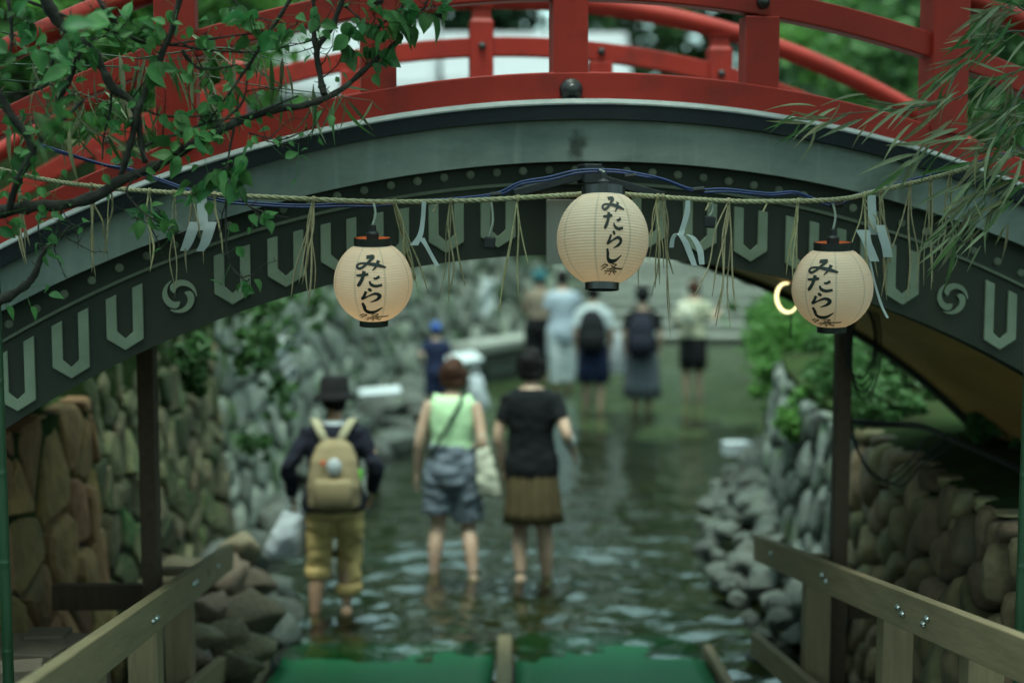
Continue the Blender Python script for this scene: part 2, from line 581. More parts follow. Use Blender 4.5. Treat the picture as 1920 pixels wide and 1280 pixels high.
ls.operation = 'LESS_THAN'
ls.inputs[1].default_value = 0.07
L.new(fr.outputs[0], ls.inputs[0])
mx = N.new("ShaderNodeMixRGB")
mx.inputs[2].default_value = (0.40, 0.385, 0.32, 1)
L.new(ls.outputs[0], mx.inputs[0])
L.new(src, mx.inputs[1])
L.new(mx.outputs[0], b.inputs["Base Color"])
tr = N.new("ShaderNodeBsdfTranslucent")
L.new(mx.outputs[0], tr.inputs[0])
ms = N.new("ShaderNodeMixShader")
ms.inputs[0].default_value = 0.45
L.new(b.outputs[0], ms.inputs[1])
L.new(tr.outputs[0], ms.inputs[2])
L.new(ms.outputs[0], N["Material Output"].inputs[0])
M['lanternpaper'] = m

# water: Fresnel mix of a mirror and a clear, slightly green body that shows the bed
m = bpy.data.materials.new('stream water')
m.use_nodes = True
nt = m.node_tree
N, L = nt.nodes, nt.links
N.remove(N["Principled BSDF"])
tp = N.new("ShaderNodeBsdfTransparent")
tp.inputs[0].default_value = (0.48, 0.60, 0.42, 1)
gl = N.new("ShaderNodeBsdfGlossy")
gl.inputs["Roughness"].default_value = 0.04
gl.inputs["Color"].default_value = (0.95, 0.97, 0.96, 1)
fz = N.new("ShaderNodeFresnel")
fz.inputs[0].default_value = 2.1
tc = N.new("ShaderNodeTexCoord")
mp = N.new("ShaderNodeMapping")
mp.inputs["Scale"].default_value = (1.0, 1.6, 1.0)
L.new(tc.outputs["Object"], mp.inputs[0])
n1 = N.new("ShaderNodeTexNoise")
n1.inputs["Scale"].default_value = 7
n1.inputs["Detail"].default_value = 3
L.new(mp.outputs[0], n1.inputs["Vector"])
bp = N.new("ShaderNodeBump")
bp.inputs["Strength"].default_value = 1.0
bp.inputs["Distance"].default_value = 0.010
L.new(n1.outputs[0], bp.inputs["Height"])
L.new(bp.outputs[0], gl.inputs["Normal"])
L.new(bp.outputs[0], fz.inputs["Normal"])
ms = N.new("ShaderNodeMixShader")
L.new(fz.outputs[0], ms.inputs[0])
L.new(tp.outputs[0], ms.inputs[1])
L.new(gl.outputs[0], ms.inputs[2])
L.new(ms.outputs[0], N["Material Output"].inputs[0])
M['water'] = m

# ------------------------------------------------------------------ ground, stream bed, water, banks
BED = -0.10
mb = MB()
nx, ny = 60, 60
for j in range(ny + 1):
    for i in range(nx + 1):
        x = (i / nx * 2 - 1)
        y = (j / ny * 2 - 1)
        X = 400 * x * abs(x) ** 1.5
        Y = 18 + 400 * y * abs(y) ** 1.5
        z = BED - 0.03 + 0.03 * noise.noise(Vector((X * 0.8, Y * 0.8, 0))) if abs(X) < 12 and -2 < Y < 45 else BED - 0.03
        mb.v.append(Vector((X, Y, z)))
for j in range(ny):
    for i in range(nx):
        k = j * (nx + 1) + i
        mb.f.append([k, k + 1, k + nx + 2, k + nx + 1])
tag(mb.build('ground', M['bed'], smooth=True, fix=False), kind='structure')

# shallow gravel further up the stream
mb = MB()
for j in range(81):
    for i in range(81):
        X, Y = -2.2 + 9.4 * i / 80, 11.5 + 19 * j / 80
        t = min(1, max(0, (Y - 11.5) / 9.0))
        mb.v.append(Vector((X, Y, BED - 0.115 + 0.12 * t + 0.05 * noise.noise(Vector((X * 1.3, Y * 0.9, 2))) + 0.04 * noise.noise(Vector((X * 3.3, Y * 2.2, 5))))))
for j in range(80):
    for i in range(80):
        k = j * 81 + i
        mb.f.append([k, k + 1, k + 82, k + 81])
tag(mb.build('gravel_bed', M['gravel'], smooth=True, fix=False), kind='structure')

# the two wall lines, as (X, D)
LEFT_NEAR = [(-2.28, 3.0), (-2.26, 5.0), (-2.25, 8.0)]
LEFT_FAR = [(-2.30, 8.05), (-2.22, 12), (-2.12, 16), (-1.75, 20), (-0.9, 24), (0.5, 27.6), (1.9, 30.2)]
RIGHT = [(2.02, 3.0), (2.02, 7.0), (2.0, 9.0), (2.05, 11.0), (2.35, 13.0), (3.1, 15.0), (4.6, 17.5), (6.5, 22), (7.2, 30)]


def path(pts, k=10):
    q = crom(pts, k)
    s = [0.0]
    for a, b_ in zip(q, q[1:]):
        s.append(s[-1] + math.hypot(b_[0] - a[0], b_[1] - a[1]))
    return q, s


def along(q, s, d):
    d = max(0, min(s[-1] - 1e-6, d))
    for i in range(len(s) - 1):
        if s[i + 1] >= d:
            t = (d - s[i]) / max(1e-9, s[i + 1] - s[i])
            a, b_ = q[i], q[i + 1]
            p = Vector((a[0] + (b_[0] - a[0]) * t, a[1] + (b_[1] - a[1]) * t, 0))
            tg = Vector((b_[0] - a[0], b_[1] - a[1], 0)).normalized()
            return p, tg
    return Vector((q[-1][0], q[-1][1], 0)), Vector((0, 1, 0))


# water surface with ripples, finest around the waders
def ripple(x, y):
    z = 0.0
    # a round wavefront spreading from the end of the ramp, broken up
    for cx, cy, r0, amp, lam in ((-0.15, 9.0, 1.95, 0.020, 0.34), (-0.15, 9.0, 1.5, 0.010, 0.26), (-1.1, 9.25, 0.34, 0.009, 0.2), (-1.1, 9.25, 0.75, 0.006, 0.2), (-0.45, 10.2, 0.34, 0.009, 0.2), (-0.45, 10.2, 0.7, 0.006, 0.2), (0.15, 10.1, 0.32, 0.009, 0.2), (0.15, 10.1, 0.66, 0.006, 0.2),
                                 (0.95, 19.0, 0.7, 0.008, 0.3), (0.3, 9.9, 2.6, 0.009, 0.4)):
        d = math.hypot(x - cx, (y - cy)) - r0
        e = math.exp(-(d / (lam * 0.9)) ** 2)
        if e > 0.01:
            br = 0.75 + 0.9 * noise.noise(Vector((x * 1.1 + cx, y * 1.1, 3.0)))
            z += amp * br * e * math.cos(2 * math.pi * d / lam)
    near = max(0.0, 1 - abs(y - 9.0) / 5.0)
    z += (0.008 + 0.004 * near) * noise.noise(Vector((x * 2.6, y * 3.4, 0.3)))
    z += (0.008 + 0.013 * near) * noise.noise(Vector((x * 4.6, y * 5.2, 1.7)))
    z += (0.005 + 0.012 * near) * noise.noise(Vector((x * 7.5, y * 7.0, 4.7)))
    z += (0.002 + 0.004 * near) * noise.noise(Vector((x * 11.0, y * 10.0, 2.7)))
    z += 0.012 * noise.noise(Vector((x * 0.9, y * 1.2, 5.0)))
    return z


mb = MB()
ys = []
y = 3.0
while y < 31:
    ys.append(y)
    y += 0.045 if 7.2 < y < 12 else (0.09 if y < 20 else 0.16)
xs = [-2.35 + 0.055 * i for i in range(int(4.75 / 0.055))] + [2.45 + 0.2 * i for i in range(28)]
for yy in ys:
    for xx in xs:
        mb.v.append(Vector((xx, yy, ripple(xx, yy))))
n = len(xs)
for j in range(len(ys) - 1):
    for i in range(n - 1):
        k = j * n + i
        mb.f.append([k, k + 1, k + n + 1, k + n])
tag(mb.build('stream_water', M['water'], smooth=True, fix=False), kind='structure')


def bank(name, pts, side, top, ext):
    q, s = path(pts)
    m_ = MB()
    inner = [Vector((p[0] + side * 0.12, p[1], 0)) for p in q]
    rs = []
    for p in inner:
        rs.append([Vector((p.x, p.y, BED - 0.2)), Vector((p.x, p.y, top - 0.04)), Vector((p.x + side * 0.25, p.y, top)),
                   Vector((p.x + side * 3, p.y, top + 0.15)), Vector((side * ext, p.y, top + 0.6)), Vector((side * ext, p.y, BED - 0.2))])
    m_.rings(rs, cap=True)
    return tag(m_.build(name, M['earth']), kind='structure')


bank('left_bank_low', LEFT_NEAR, -1, 1.62, 60)
bank('left_bank_high', LEFT_FAR, -1, 3.05, 60)
bank('right_bank', RIGHT, 1, 1.38, 60)
mb = MB()
mb.box((0, 75, 0.55), (120, 84.0, 1.4))
tag(mb.build('far_bank', M['earth']), kind='structure')
mb = MB()
mb.box((0, -30.2, 0.4), (120, 66.0, 1.2))
tag(mb.build('near_bank', M['earth']), kind='structure')


# ------------------------------------------------------------------ stone walls (Voronoi-fitted stones)
def vor_cells(W, H, cw, ch, rg, grow=0.0, drop=0.14):
    seeds = []
    t = 0.0
    row = 0
    while t < H:
        s_ = -cw
        sc_ = 1.0
        while s_ < W + cw:
            sc_ = 1 + grow * max(0, s_) / W
            if rg.random() > drop:
                seeds.append((s_ + rg.uniform(-.46, .46) * cw * sc_ + (row % 2) * cw * 0.5, t + ch * 0.5 + rg.uniform(-.46, .46) * ch))
            s_ += cw * sc_
        t += ch
        row += 1
    cells = []
    for i, (x, y) in enumerate(seeds):
        poly = [(x - 2 * cw * 2, y - 2 * ch), (x + 2 * cw * 2, y - 2 * ch), (x + 2 * cw * 2, y + 2 * ch), (x - 2 * cw * 2, y + 2 * ch)]
        for j, (a, b_) in enumerate(seeds):
            if i == j or abs(a - x) > cw * 6 or abs(b_ - y) > ch * 3.2:
                continue
            # anisotropic bisector
            ax, ay = 1 / cw ** 2, 1 / ch ** 2
            nx_, ny_ = (a - x) * ax, (b_ - y) * ay
            c_ = (nx_ * (a + x) + ny_ * (b_ + y)) / 2
            out = []
            for k in range(len(poly)):
                p, q_ = poly[k], poly[(k + 1) % len(poly)]
                dp = nx_ * p[0] + ny_ * p[1] - c_
                dq = nx_ * q_[0] + ny_ * q_[1] - c_
                if dp <= 0:
                    out.append(p)
                if dp * dq < 0:
                    t_ = dp / (dp - dq)
                    out.append((p[0] + (q_[0] - p[0]) * t_, p[1] + (q_[1] - p[1]) * t_))
            poly = out
            if len(poly) < 3:
                break
        # clip to the wall rectangle
        for (nx_, ny_, c_) in ((-1, 0, 0), (1, 0, W), (0, -1, 0), (0, 1, H)):
            out = []
            for k in range(len(poly)):
                p, q_ = poly[k], poly[(k + 1) % len(poly)]
                dp = nx_ * p[0] + ny_ * p[1] - c_
                dq = nx_ * q_[0] + ny_ * q_[1] - c_
                if dp <= 0:
                    out.append(p)
                if dp * dq < 0:
                    t_ = dp / (dp - dq)
                    out.append((p[0] + (q_[0] - p[0]) * t_, p[1] + (q_[1] - p[1]) * t_))
            poly = out
        if len(poly) >= 3:
            A = 0.5 * abs(sum(poly[k][0] * poly[(k + 1) % len(poly)][1] - poly[(k + 1) % len(poly)][0] * poly[k][1] for k in range(len(poly))))
            if A > 0.12 * cw * ch:
                cells.append(poly)
    return cells


def stone_wall(name, label, pts, side, H, cw, ch, stone_mat, seed, grow=0.0, batter=0.1, bulge=0.09, joint=0.014, round_=1, rk=0.12, s0=0.0, s1=None):
    rg = random.Random(seed)
    q, s = path(pts)
    Ltot = (s1 or s[-1])
    # backing: a solid wall with dark joints
    m_ = MB()
    rs = []
    for i in range(41):
        p, tg = along(q, s, s0 + (Ltot - s0) * i / 40)
        nrm = Vector((-side * abs(tg.y), side * tg.x * (1 if tg.y >= 0 else -1), 0))
        back = p - nrm * 0.3
        rs.append([p + Vector((0, 0, BED - 0.1)), p - nrm * (batter * H) + Vector((0, 0, H - 0.03)), back - nrm * batter * H + Vector((0, 0, H - 0.03)), back + Vector((0, 0, BED - 0.1))])
    m_.rings(rs)
    w = m_.build(name, M['mortar'])
    tag(w, label, 'stone wall')
    for poly in vor_cells(Ltot - s0, H - BED, cw, ch, rg, grow):
        cx = sum(p[0] for p in poly) / len(poly)
        cy = sum(p[1] for p in poly) / len(poly)
        rad = max(math.hypot(p[0] - cx, p[1] - cy) for p in poly)
        # shrink by the joint, subdivide and round the corners
        pl = []
        for (a, b_) in poly:
            d = math.hypot(a - cx, b_ - cy)
            k = max(0.3, (d - joint * 1.6) / d)
            pl.append((cx + (a - cx) * k, cy + (b_ - cy) * k))
        for _ in range(round_):
            o_ = []
            for k in range(len(pl)):
                p, q_ = pl[k], pl[(k + 1) % len(pl)]
                o_.append((p[0] * (1 - rk) + q_[0] * rk, p[1] * (1 - rk) + q_[1] * rk))
                o_.append((p[0] * rk + q_[0] * (1 - rk), p[1] * rk + q_[1] * (1 - rk)))
            pl = o_
        bl = bulge * rg.uniform(0.55, 1.3) * min(1.3, rad / (0.6 * max(cw, ch)) + 0.3)
        sl = (rg.uniform(-.25, .25), rg.uniform(-.25, .25))
        rings_ = []
        for (f, d) in ((1.0, -0.06), (0.985, 0.4), (0.86, 0.85), (0.45, 1.0)):
            rr = []
            for (a, b_) in pl:
                u = cx + (a - cx) * f
                t = cy + (b_ - cy) * f
                dep = (bl * d if d > 0 else d) + (0 if d < 0 else (u - cx) * sl[0] * 0.5 + (t - cy) * sl[1] * 0.5 + 0.03 * noise.noise(Vector((u * 5, t * 5, seed))) * d)
                p, tg = along(q, s, s0 + u)
                nrm = Vector((-side * abs(tg.y), side * tg.x * (1 if tg.y >= 0 else -1), 0))
                z = t + BED
                rr.append(p + nrm * (dep - batter * max(0, z)) + Vector((0, 0, z)))
            rings_.append(rr)
        st = MB()
        st.rings(rings_)
        st.build('stone', stone_mat, w, smooth=rk > .14)
    return w


stone_wall('stone_wall', 'low brown stone abutment wall in shade under the left end of the bridge', LEFT_NEAR, -1, 1.62, 0.27, 0.33, M['stonebrown'], 3, bulge=0.045, joint=0.009, rk=0.13, s0=2.2)
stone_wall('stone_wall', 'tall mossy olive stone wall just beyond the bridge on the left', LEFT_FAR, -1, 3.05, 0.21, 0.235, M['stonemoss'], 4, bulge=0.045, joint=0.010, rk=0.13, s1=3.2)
stone_wall('stone_wall', 'tall pale grey stone wall curving along the far left side of the stream', LEFT_FAR, -1, 3.05, 0.34, 0.31, M['stonegrey'], 5, grow=1.0, bulge=0.06, joint=0.016, rk=0.16, s0=3.22)
stone_wall('stone_wall', 'low rounded stone wall along the right side under the bridge', RIGHT, 1, 1.36, 0.175, 0.20, M['stonetan'], 9, bulge=0.085, joint=0.013, rk=0.2, s0=1.8, s1=5.6)
stone_wall('stone_wall', 'low grey stone wall beside the stream behind the right timber post', RIGHT, 1, 1.30, 0.22, 0.27, M['stonedark'], 12, bulge=0.06, joint=0.014, rk=0.16, s0=5.62, s1=13.0)


# boulders at the foot of the walls
def boulder_mesh(seed, sub=3):
    bm = bmesh.new()
    bmesh.ops.create_icosphere(bm, subdivisions=sub, radius=1.0)
    for v in bm.verts:
        n_ = v.co.normalized()
        v.co = n_ * (1 + 0.5 * noise.noise(n_ * 1.4 + Vector((seed * 7.1, 0, 0))) + 0.2 * noise.noise(n_ * 3.3 + Vector((0, seed * 3.3, 0))))
    rr_ = random.Random(seed * 13 + 5)
    for k in range(9):
        n_ = Vector((rr_.gauss(0, 1), rr_.gauss(0, 1), rr_.gauss(0, .8))).normalized()
        h_ = rr_.uniform(.55, .85)
        for v in bm.verts:
            d_ = v.co.dot(n_) - h_
            if d_ > 0:
                v.co -= n_ * d_ * .92
    me = bpy.data.meshes.new('boulder')
    bm.to_mesh(me)
    bm.free()
    me.polygons.foreach_set('use_smooth', [True] * len(me.polygons))
    return me


BMESH = [boulder_mesh(i) for i in range(8)]
BMESHB = [boulder_mesh(i + 20) for i in range(4)]


def boulder(X, Y, z, r, mt, label, group, rg):
    brown = mt is M['stonebedbrown']
    me = rg.choice(BMESHB if brown else BMESH)
    if not me.materials:
        me.materials.append(mt)
    Mx = Matrix.LocRotScale(Vector((X, Y, z)), Matrix.Rotation(rg.uniform(0, 6.28), 3, 'Z') @ Matrix.Rotation(rg.uniform(-.3, .3), 3, 'X'),
                            Vector((r * rg.uniform(.9, 1.3), r * rg.uniform(.8, 1.15), r * rg.uniform(.6, .85))))
    o = put('boulder', me, None, matrix=Mx)
    return tag(o, label, 'boulder', group)


rg = random.Random(11)
q, s = path(LEFT_FAR)
d = 0.0
while d < s[-1] - 2:
    p, tg = along(q, s, d)
    for k in range(2):
        off = rg.uniform(0.15, 0.5) + (0.42 if k else 0)
        if k and d > 15:
            continue
        r = rg.uniform(0.16, 0.30) * (0.8 if k else 1.05)
        boulder(p.x + off * tg.y, p.y - off * tg.x + rg.uniform(-.15, .15), r * 0.2, r, M['stoneboulder'], 'dark wet boulder at the foot of the tall left stone wall', 'boulders along the left wall', rg)
    d += rg.uniform(0.42, 0.62) * (1 + d * 0.03)
rg = random.Random(17)
q, s = path(RIGHT)
d = 5.2
while d < 13.0:
    p, tg = along(q, s, d)
    for k in range(3):
        off = (0.12, 0.30, 0.48)[k] * (1.0 if d < 9 else 0.9) + rg.uniform(-.06, .08)
        r = rg.uniform(0.07, 0.17) * (1.15, 1.0, 0.8)[k]
        zz = (0.26, 0.12, 0.02)[k] + rg.uniform(-.03, .05)
        boulder(p.x - off * abs(tg.y), p.y + off * tg.x + rg.uniform(-.1, .1), zz, r, M['stoneboulder'], 'grey boulder heaped at the foot of the right stone wall', 'boulders along the right wall', rg)
    d += rg.uniform(0.22, 0.36)
rg = random.Random(23)
for (px, py, D, r) in ((455, 1030, 9.0, .21), (420, 1085, 8.4, .24), (480, 1095, 8.6, .2), (395, 1140, 7.9, .2), (460, 1150, 8.0, .22), (425, 1200, 7.6, .2),
                       (485, 1165, 8.2, .17), (380, 1195, 7.5, .18), (470, 1215, 7.6, .18), (360, 1245, 7.2, .2), (445, 1255, 7.2, .2), (330, 1150, 7.9, .22), (350, 1090, 8.4, .25)):
    p = at(px, py, D)
    boulder(p.x, D, max(0.02, p.z), r * .72, M['stonebedbrown'], 'brown boulder heaped behind the left timber handrail', 'brown boulders by the left handrail', rg)

# stone shelf along the curve of the left wall with boulders under it
mb = MB()
for (a, b_, w_, h_) in (((-0.75, 21.6), (0.55, 23.6), 0.55, 0.16), ((0.6, 23.7), (1.7, 25.6), 0.55, 0.16)):
    mb.beam((a[0], a[1], 0.46), (b_[0], b_[1], 0.46), w_, h_)
    mb.beam((a[0] - .1, a[1] + .15, 0.15), (b_[0] - .1, b_[1] + .15, 0.15), w_ * .6, 0.5)
tag(mb.build('stone_ledge', M['step'], bevel=0.03), 'long flat grey stone ledge along the far curve of the stream', 'ledge')

# stone steps at the far end
for i in range(8):
    mb = MB()
    y0 = 27.6 + i * 0.42
    mb.box((4.6, y0 + 0.66 + 0.04 * i, BED + 0.07 + 0.185 * i), (6.5, 1.2, 0.14), Matrix.Rotation(R_(-4), 3, 'Z'))
    mb.box((4.6, y0 + 0.6 + 0.04 * i, BED + 0.175 + 0.185 * i), (6.6, 1.3, 0.075), Matrix.Rotation(R_(-4), 3, 'Z'))
    o = mb.build('stone_step', M['step'], bevel=0.02)
    names = ('lowest', 'second', 'third', 'fourth', 'fifth', 'sixth', 'seventh', 'topmost')
    tag(o, 'pale stone step at the far end, %s of the flight' % (names[i] if i in (0, 7) else names[i] + ' from the water'), 'step', 'stone steps down to the water')
#@@STRUCT_END

# ------------------------------------------------------------------ the arched bridge
BR = empty('arched_bridge', (0.2335, 5.6, 0), R_(7), 'arched vermilion railed bridge with grey beam and pale U ornaments over the stream', 'bridge')


def circ(cu, cz, R):
    return lambda u: cz + math.sqrt(max(0.01, R * R - (u - cu) ** 2))


Z_RIM = circ(0.09, -1.715, 4.80)
Z_DARK = circ(0.085, -1.70, 4.71)
Z_GRAY = circ(0.085, -1.873, 4.721)
Z_MOLD = circ(0.017, -1.502, 4.268)
Z_ARCH = circ(-0.015, -1.365, 3.855)
Z_DOT = circ(0.016, -1.437, 4.253)
U0, U1 = -3.0, 3.0
DECKW = 2.25


def band(mb, lo, hi, v0, v1, u0=U0, u1=U1, n=90):
    rs = []
    for i in range(n + 1):
        u = u0 + (u1 - u0) * i / n
        rs.append([(u, v0, lo(u)), (u, v0, hi(u)), (u, v1, hi(u)), (u, v1, lo(u))])
    mb.rings(rs)


def bpart(name, fn, mt, bevel=0.0, smooth=False, parent=BR):
    mb = MB()
    fn(mb)
    return mb.build(name, mt, parent, smooth=smooth, local=True, bevel=bevel)


bpart('arch_panel', lambda m: band(m, Z_ARCH, lambda u: Z_GRAY(u) + 0.05, 0.0, 0.12), M['panel'])
bpart('arch_panel', lambda m: band(m, Z_ARCH, lambda u: Z_GRAY(u) + 0.05, DECKW - 0.12, DECKW), M['panel'])
bpart('soffit', lambda m: band(m, lambda u: Z_ARCH(u) + 0.035, lambda u: Z_ARCH(u) + 0.08, 0.122, DECKW - 0.122), M['soffit'])
bpart('moulding', lambda m: band(m, lambda u: Z_MOLD(u) - 0.006, lambda u: Z_MOLD(u) + 0.006, -0.012, 0.002), M['disc'])
bpart('fascia_beam', lambda m: band(m, Z_GRAY, lambda u: Z_DARK(u) + 0.01, -0.055, 0.10), M['fascia'])
bpart('fascia_beam', lambda m: band(m, Z_GRAY, lambda u: Z_DARK(u) + 0.01, DECKW - 0.10, DECKW + 0.055), M['fascia'])


def edge_board(m, v0, v1, sgn):
    rs = []
    for i in range(91):
        u = U0 + (U1 - U0) * i / 90
        rs.append([(u, v0, Z_DARK(u) - 0.004), (u, v0, Z_RIM(u) - 0.022), (u, v1, Z_RIM(u) - 0.022), (u, v1, Z_DARK(u) - 0.004)])
    m.rings(rs)


def rim(m, v0, v1, ch):
    rs = []
    for i in range(91):
        u = U0 + (U1 - U0) * i / 90
        rs.append([(u, v0 - 0.003, Z_RIM(u) - 0.024), (u, v0 - 0.003, Z_RIM(u) - 0.018), (u, v0 + ch, Z_RIM(u)), (u, v1, Z_RIM(u)), (u, v1, Z_RIM(u) - 0.021)])
    m.rings(rs)


bpart('edge_board', lambda m: edge_board(m, -0.085, 0.10, 1), M['edge'])
bpart('edge_board', lambda m: edge_board(m, DECKW - 0.1, DECKW + 0.085, -1), M['edge'])
bpart('rim_cap', lambda m: rim(m, -0.085, 0.13, 0.03), M['rim'])
bpart('deck', lambda m: band(m, lambda u: Z_DARK(u) + 0.0, lambda u: Z_RIM(u) - 0.025, 0.102, DECKW - 0.102), M['deck'])

# pale U-shaped ornaments, tomoe crests and the row of discs
def u_shape(u):
    w, t = 0.068, 0.039
    b_ = Z_ARCH(u) + 0.036
    zl = lambda x: Z_MOLD(x) - 0.045
    sh = 0.042
    o_ = [(u - w, zl(u - w)), (u - w, b_ + sh), (u, b_), (u + w, b_ + sh), (u + w, zl(u + w)), (u + w - t, zl(u + w - t)), (u + w - t, b_ + sh + 0.028),
          (u, b_ + sh + 0.002), (u - w + t, b_ + sh + 0.028), (u - w + t, zl(u - w + t))]
    return o_


us = [-2.1, -1.9, -1.7, -1.3, -1.1, -.9, -.7, -.49, -.29, .30, .505, .71, .92, 1.13, 1.338, 1.755, 1.96, 2.16, -2.3]
for u in us:
    bpart('u_ornament', lambda m: m.prism(u_shape(u), -0.010, 0.003), M['ornament'], bevel=0.003)
for u in (-1.497, 1.548):
    cz = Z_ARCH(u) + 0.148
    mb = MB()
    for k in range(3):
        a0 = k * 2 * math.pi / 3 + 0.6
        L_, R2 = [], []
        for i in range(19):
            t = i / 18
            a = a0 - t * 2.75
            r = 0.025 + 0.038 * t ** 0.6
            w_ = 0.0125 * math.sqrt(max(0, min(1, t * 7))) * (1 - t ** 2.2) + 0.0015
            L_.append((u + (r + w_) * math.cos(a), cz + (r + w_) * math.sin(a)))
            R2.append((u + (r - w_) * math.cos(a), cz + (r - w_) * math.sin(a)))
        mb.rings([[(a_[0], -0.010, a_[1]), (b_[0], -0.010, b_[1]), (b_[0], 0.003, b_[1]), (a_[0], 0.003, a_[1])] for a_, b_ in zip(L_, R2)])
    mb.build('tomoe_crest', M['ornament'], BR, local=True)
k = -23
while k <= 23:
    u = k * 0.1015 + 0.01
    k += 1
    z = Z_DOT(u)
    mb = MB()
    mb.rings([[(u + r * math.cos(2 * math.pi * j / 14), v, z + r * math.sin(2 * math.pi * j / 14)) for j in range(14)] for r, v in ((0.016, 0.002), (0.016, -0.006), (0.010, -0.009))])
    mb.build('disc_stud', M['disc'], BR, local=True, smooth=False)

# railings
def curve_rail(mb, zc, v, w, h, u0, u1, n=60, round_=False):
    rs = []
    for i in range(n + 1):
        u = u0 + (u1 - u0) * i / n
        z = zc(u)
        if round_:
            rs.append([(u, v + w / 2 * math.cos(2 * math.pi * j / 14), z + h / 2 * math.sin(2 * math.pi * j / 14)) for j in range(14)])
        else:
            rs.append([(u, v - w / 2, z - h / 2), (u, v - w / 2, z + h / 2), (u, v + w / 2, z + h / 2), (u, v + w / 2, z - h / 2)])
    mb.rings(rs)


Z_BASE = lambda u: 3.115 - (u - 0.09) ** 2 / 9.6 - (u - 0.09) ** 4 * 0.0012
Z_MID = lambda u: 3.515 - (u - 0.06) ** 2 / 9.5 - (u - 0.06) ** 4 * 0.0012
Z_HAND = lambda u: 3.765 - (u - 0.04) ** 2 / 9.4 - (u - 0.04) ** 4 * 0.0012
VN, VF = 0.06, DECKW - 0.0


def stud(mb, u, v, z, r):
    mb.rings([[(u + rr * math.cos(2 * math.pi * j / 16), vv, z + rr * math.sin(2 * math.pi * j / 16)) for j in range(16)]
              for rr, vv in ((r, v), (r, v - r * .25), (r * .85, v - r * .6), (r * .5, v - r * .85), (r * .48, v - r * 1.0), (r * .3, v - r * 1.1))])


def railing(v, near):
    f = MB()
    curve_rail(f, Z_BASE, v, 0.125, 0.15, -2.7, 2.7)
    f.build('base_rail', M['red'], BR, local=True, bevel=0.006)
    f = MB()
    curve_rail(f, Z_MID, v - (0.004 if near else 0), 0.085, 0.10, -2.7, 2.7)
    f.build('middle_rail', M['red'], BR, local=True, bevel=0.006)
    f = MB()
    curve_rail(f, Z_HAND, v, 0.105, 0.105, -2.75, 2.75, round_=True)
    f.build('handrail', M['red'], BR, local=True, smooth=True)
    if near:
        posts = [(-2.24, 0), (-1.493, 2), (-0.743, 1), (-0.008, 1), (0.751, 0), (1.512, 2), (2.25, 0)]
    else:
        posts = [(-2.08, 0), (-1.43, 1), (-0.813, 0), (-0.126, 1), (0.52, 0), (1.178, 1), (1.85, 0)]
    for u, kind in posts:
        p = MB()
        w = 0.136 if near else 0.125
        if kind == 2:
            w = 0.15
        z0 = Z_BASE(u) + 0.06
        if kind == 0:
            p.box((u, v, (z0 + Z_MID(u) - 0.052) / 2), (w, w * 0.8, Z_MID(u) - 0.052 - z0))
            if near:
                pass
        elif kind == 1:
            hh = Z_MID(u) + 0.13
            sq = lambda ww, z: [(u - ww / 2, v - ww * .45, z), (u + ww / 2, v - ww * .45, z), (u + ww / 2, v + ww * .45, z), (u - ww / 2, v + ww * .45, z)]
            p.rings([sq(w, z0), sq(w, hh), sq(w * 0.78, hh + 0.02), sq(w * 0.78, hh + 0.06), sq(w * 1.05, Z_HAND(u) - 0.03)])
        else:
            p.box((u, v, (z0 + Z_HAND(u) + 0.2) / 2), (w, w, Z_HAND(u) + 0.2 - z0))
        p.build('railing_post', M['red'], BR, local=True, bevel=0.006)
        if kind == 2:
            p = MB()
            zt = Z_HAND(u) + 0.2
            p.lathe([(0.085, 0), (0.085, 0.07), (0.05, 0.08), (0.05, 0.11), (0.09, 0.15), (0.075, 0.21), (0.0, 0.27)], 20, (u, v, zt))
            p.build('post_finial', M['iron'], BR, local=True, smooth=True)
        if kind != 2:
            p = MB()
            stud(p, u, v - (0.0465 if near else 0.0625 if kind == 1 else 0.043), Z_MID(u), 0.026 if near else 0.021)
            p.build('rail_stud', M['iron'], BR, local=True, smooth=True)
    p = MB()
    for u in ((-0.008,) if near else (0.0,)):
        stud(p, u, v - 0.063, Z_BASE(u) + 0.005, 0.045)
    p.build('beam_cap', M['iron'], BR, local=True, smooth=True)


railing(VN, True)
railing(VF, False)

# ------------------------------------------------------------------ roofed plaque under the crown of the arch
PL = empty('roofed_plaque', at(1090, 420, 5.5), R_(7), 'small black gabled roof with a pale board behind the middle lantern', 'plaque')
mb = MB()
mb.beam((-0.27, -0.05, 0.115), (0.0, -0.05, 0.185), 0.10, 0.03)
mb.build('roof_slope', M['blackwood'], PL, local=True, bevel=0.003)
mb = MB()
mb.beam((0.0, -0.05, 0.185), (0.30, -0.05, 0.105), 0.10, 0.03)
mb.build('roof_slope', M['blackwood'], PL, local=True, bevel=0.003)
mb = MB()
mb.box((0.018, -0.07, 0.188), (0.066, 0.16, 0.072))
mb.build('ridge_block', M['blackwood'], PL, local=True, bevel=0.004)
mb = MB()
mb.box((0.02, 0.03, -0.03), (0.30, 0.02, 0.245))
mb.build('board', M['board'], PL, local=True, bevel=0.002)
mb = MB()
mb.beam((-0.2, -0.045, 0.112), (0.22, -0.045, 0.112), 0.05, 0.022)
mb.build('tie_beam', M['darktimber'], PL, local=True)

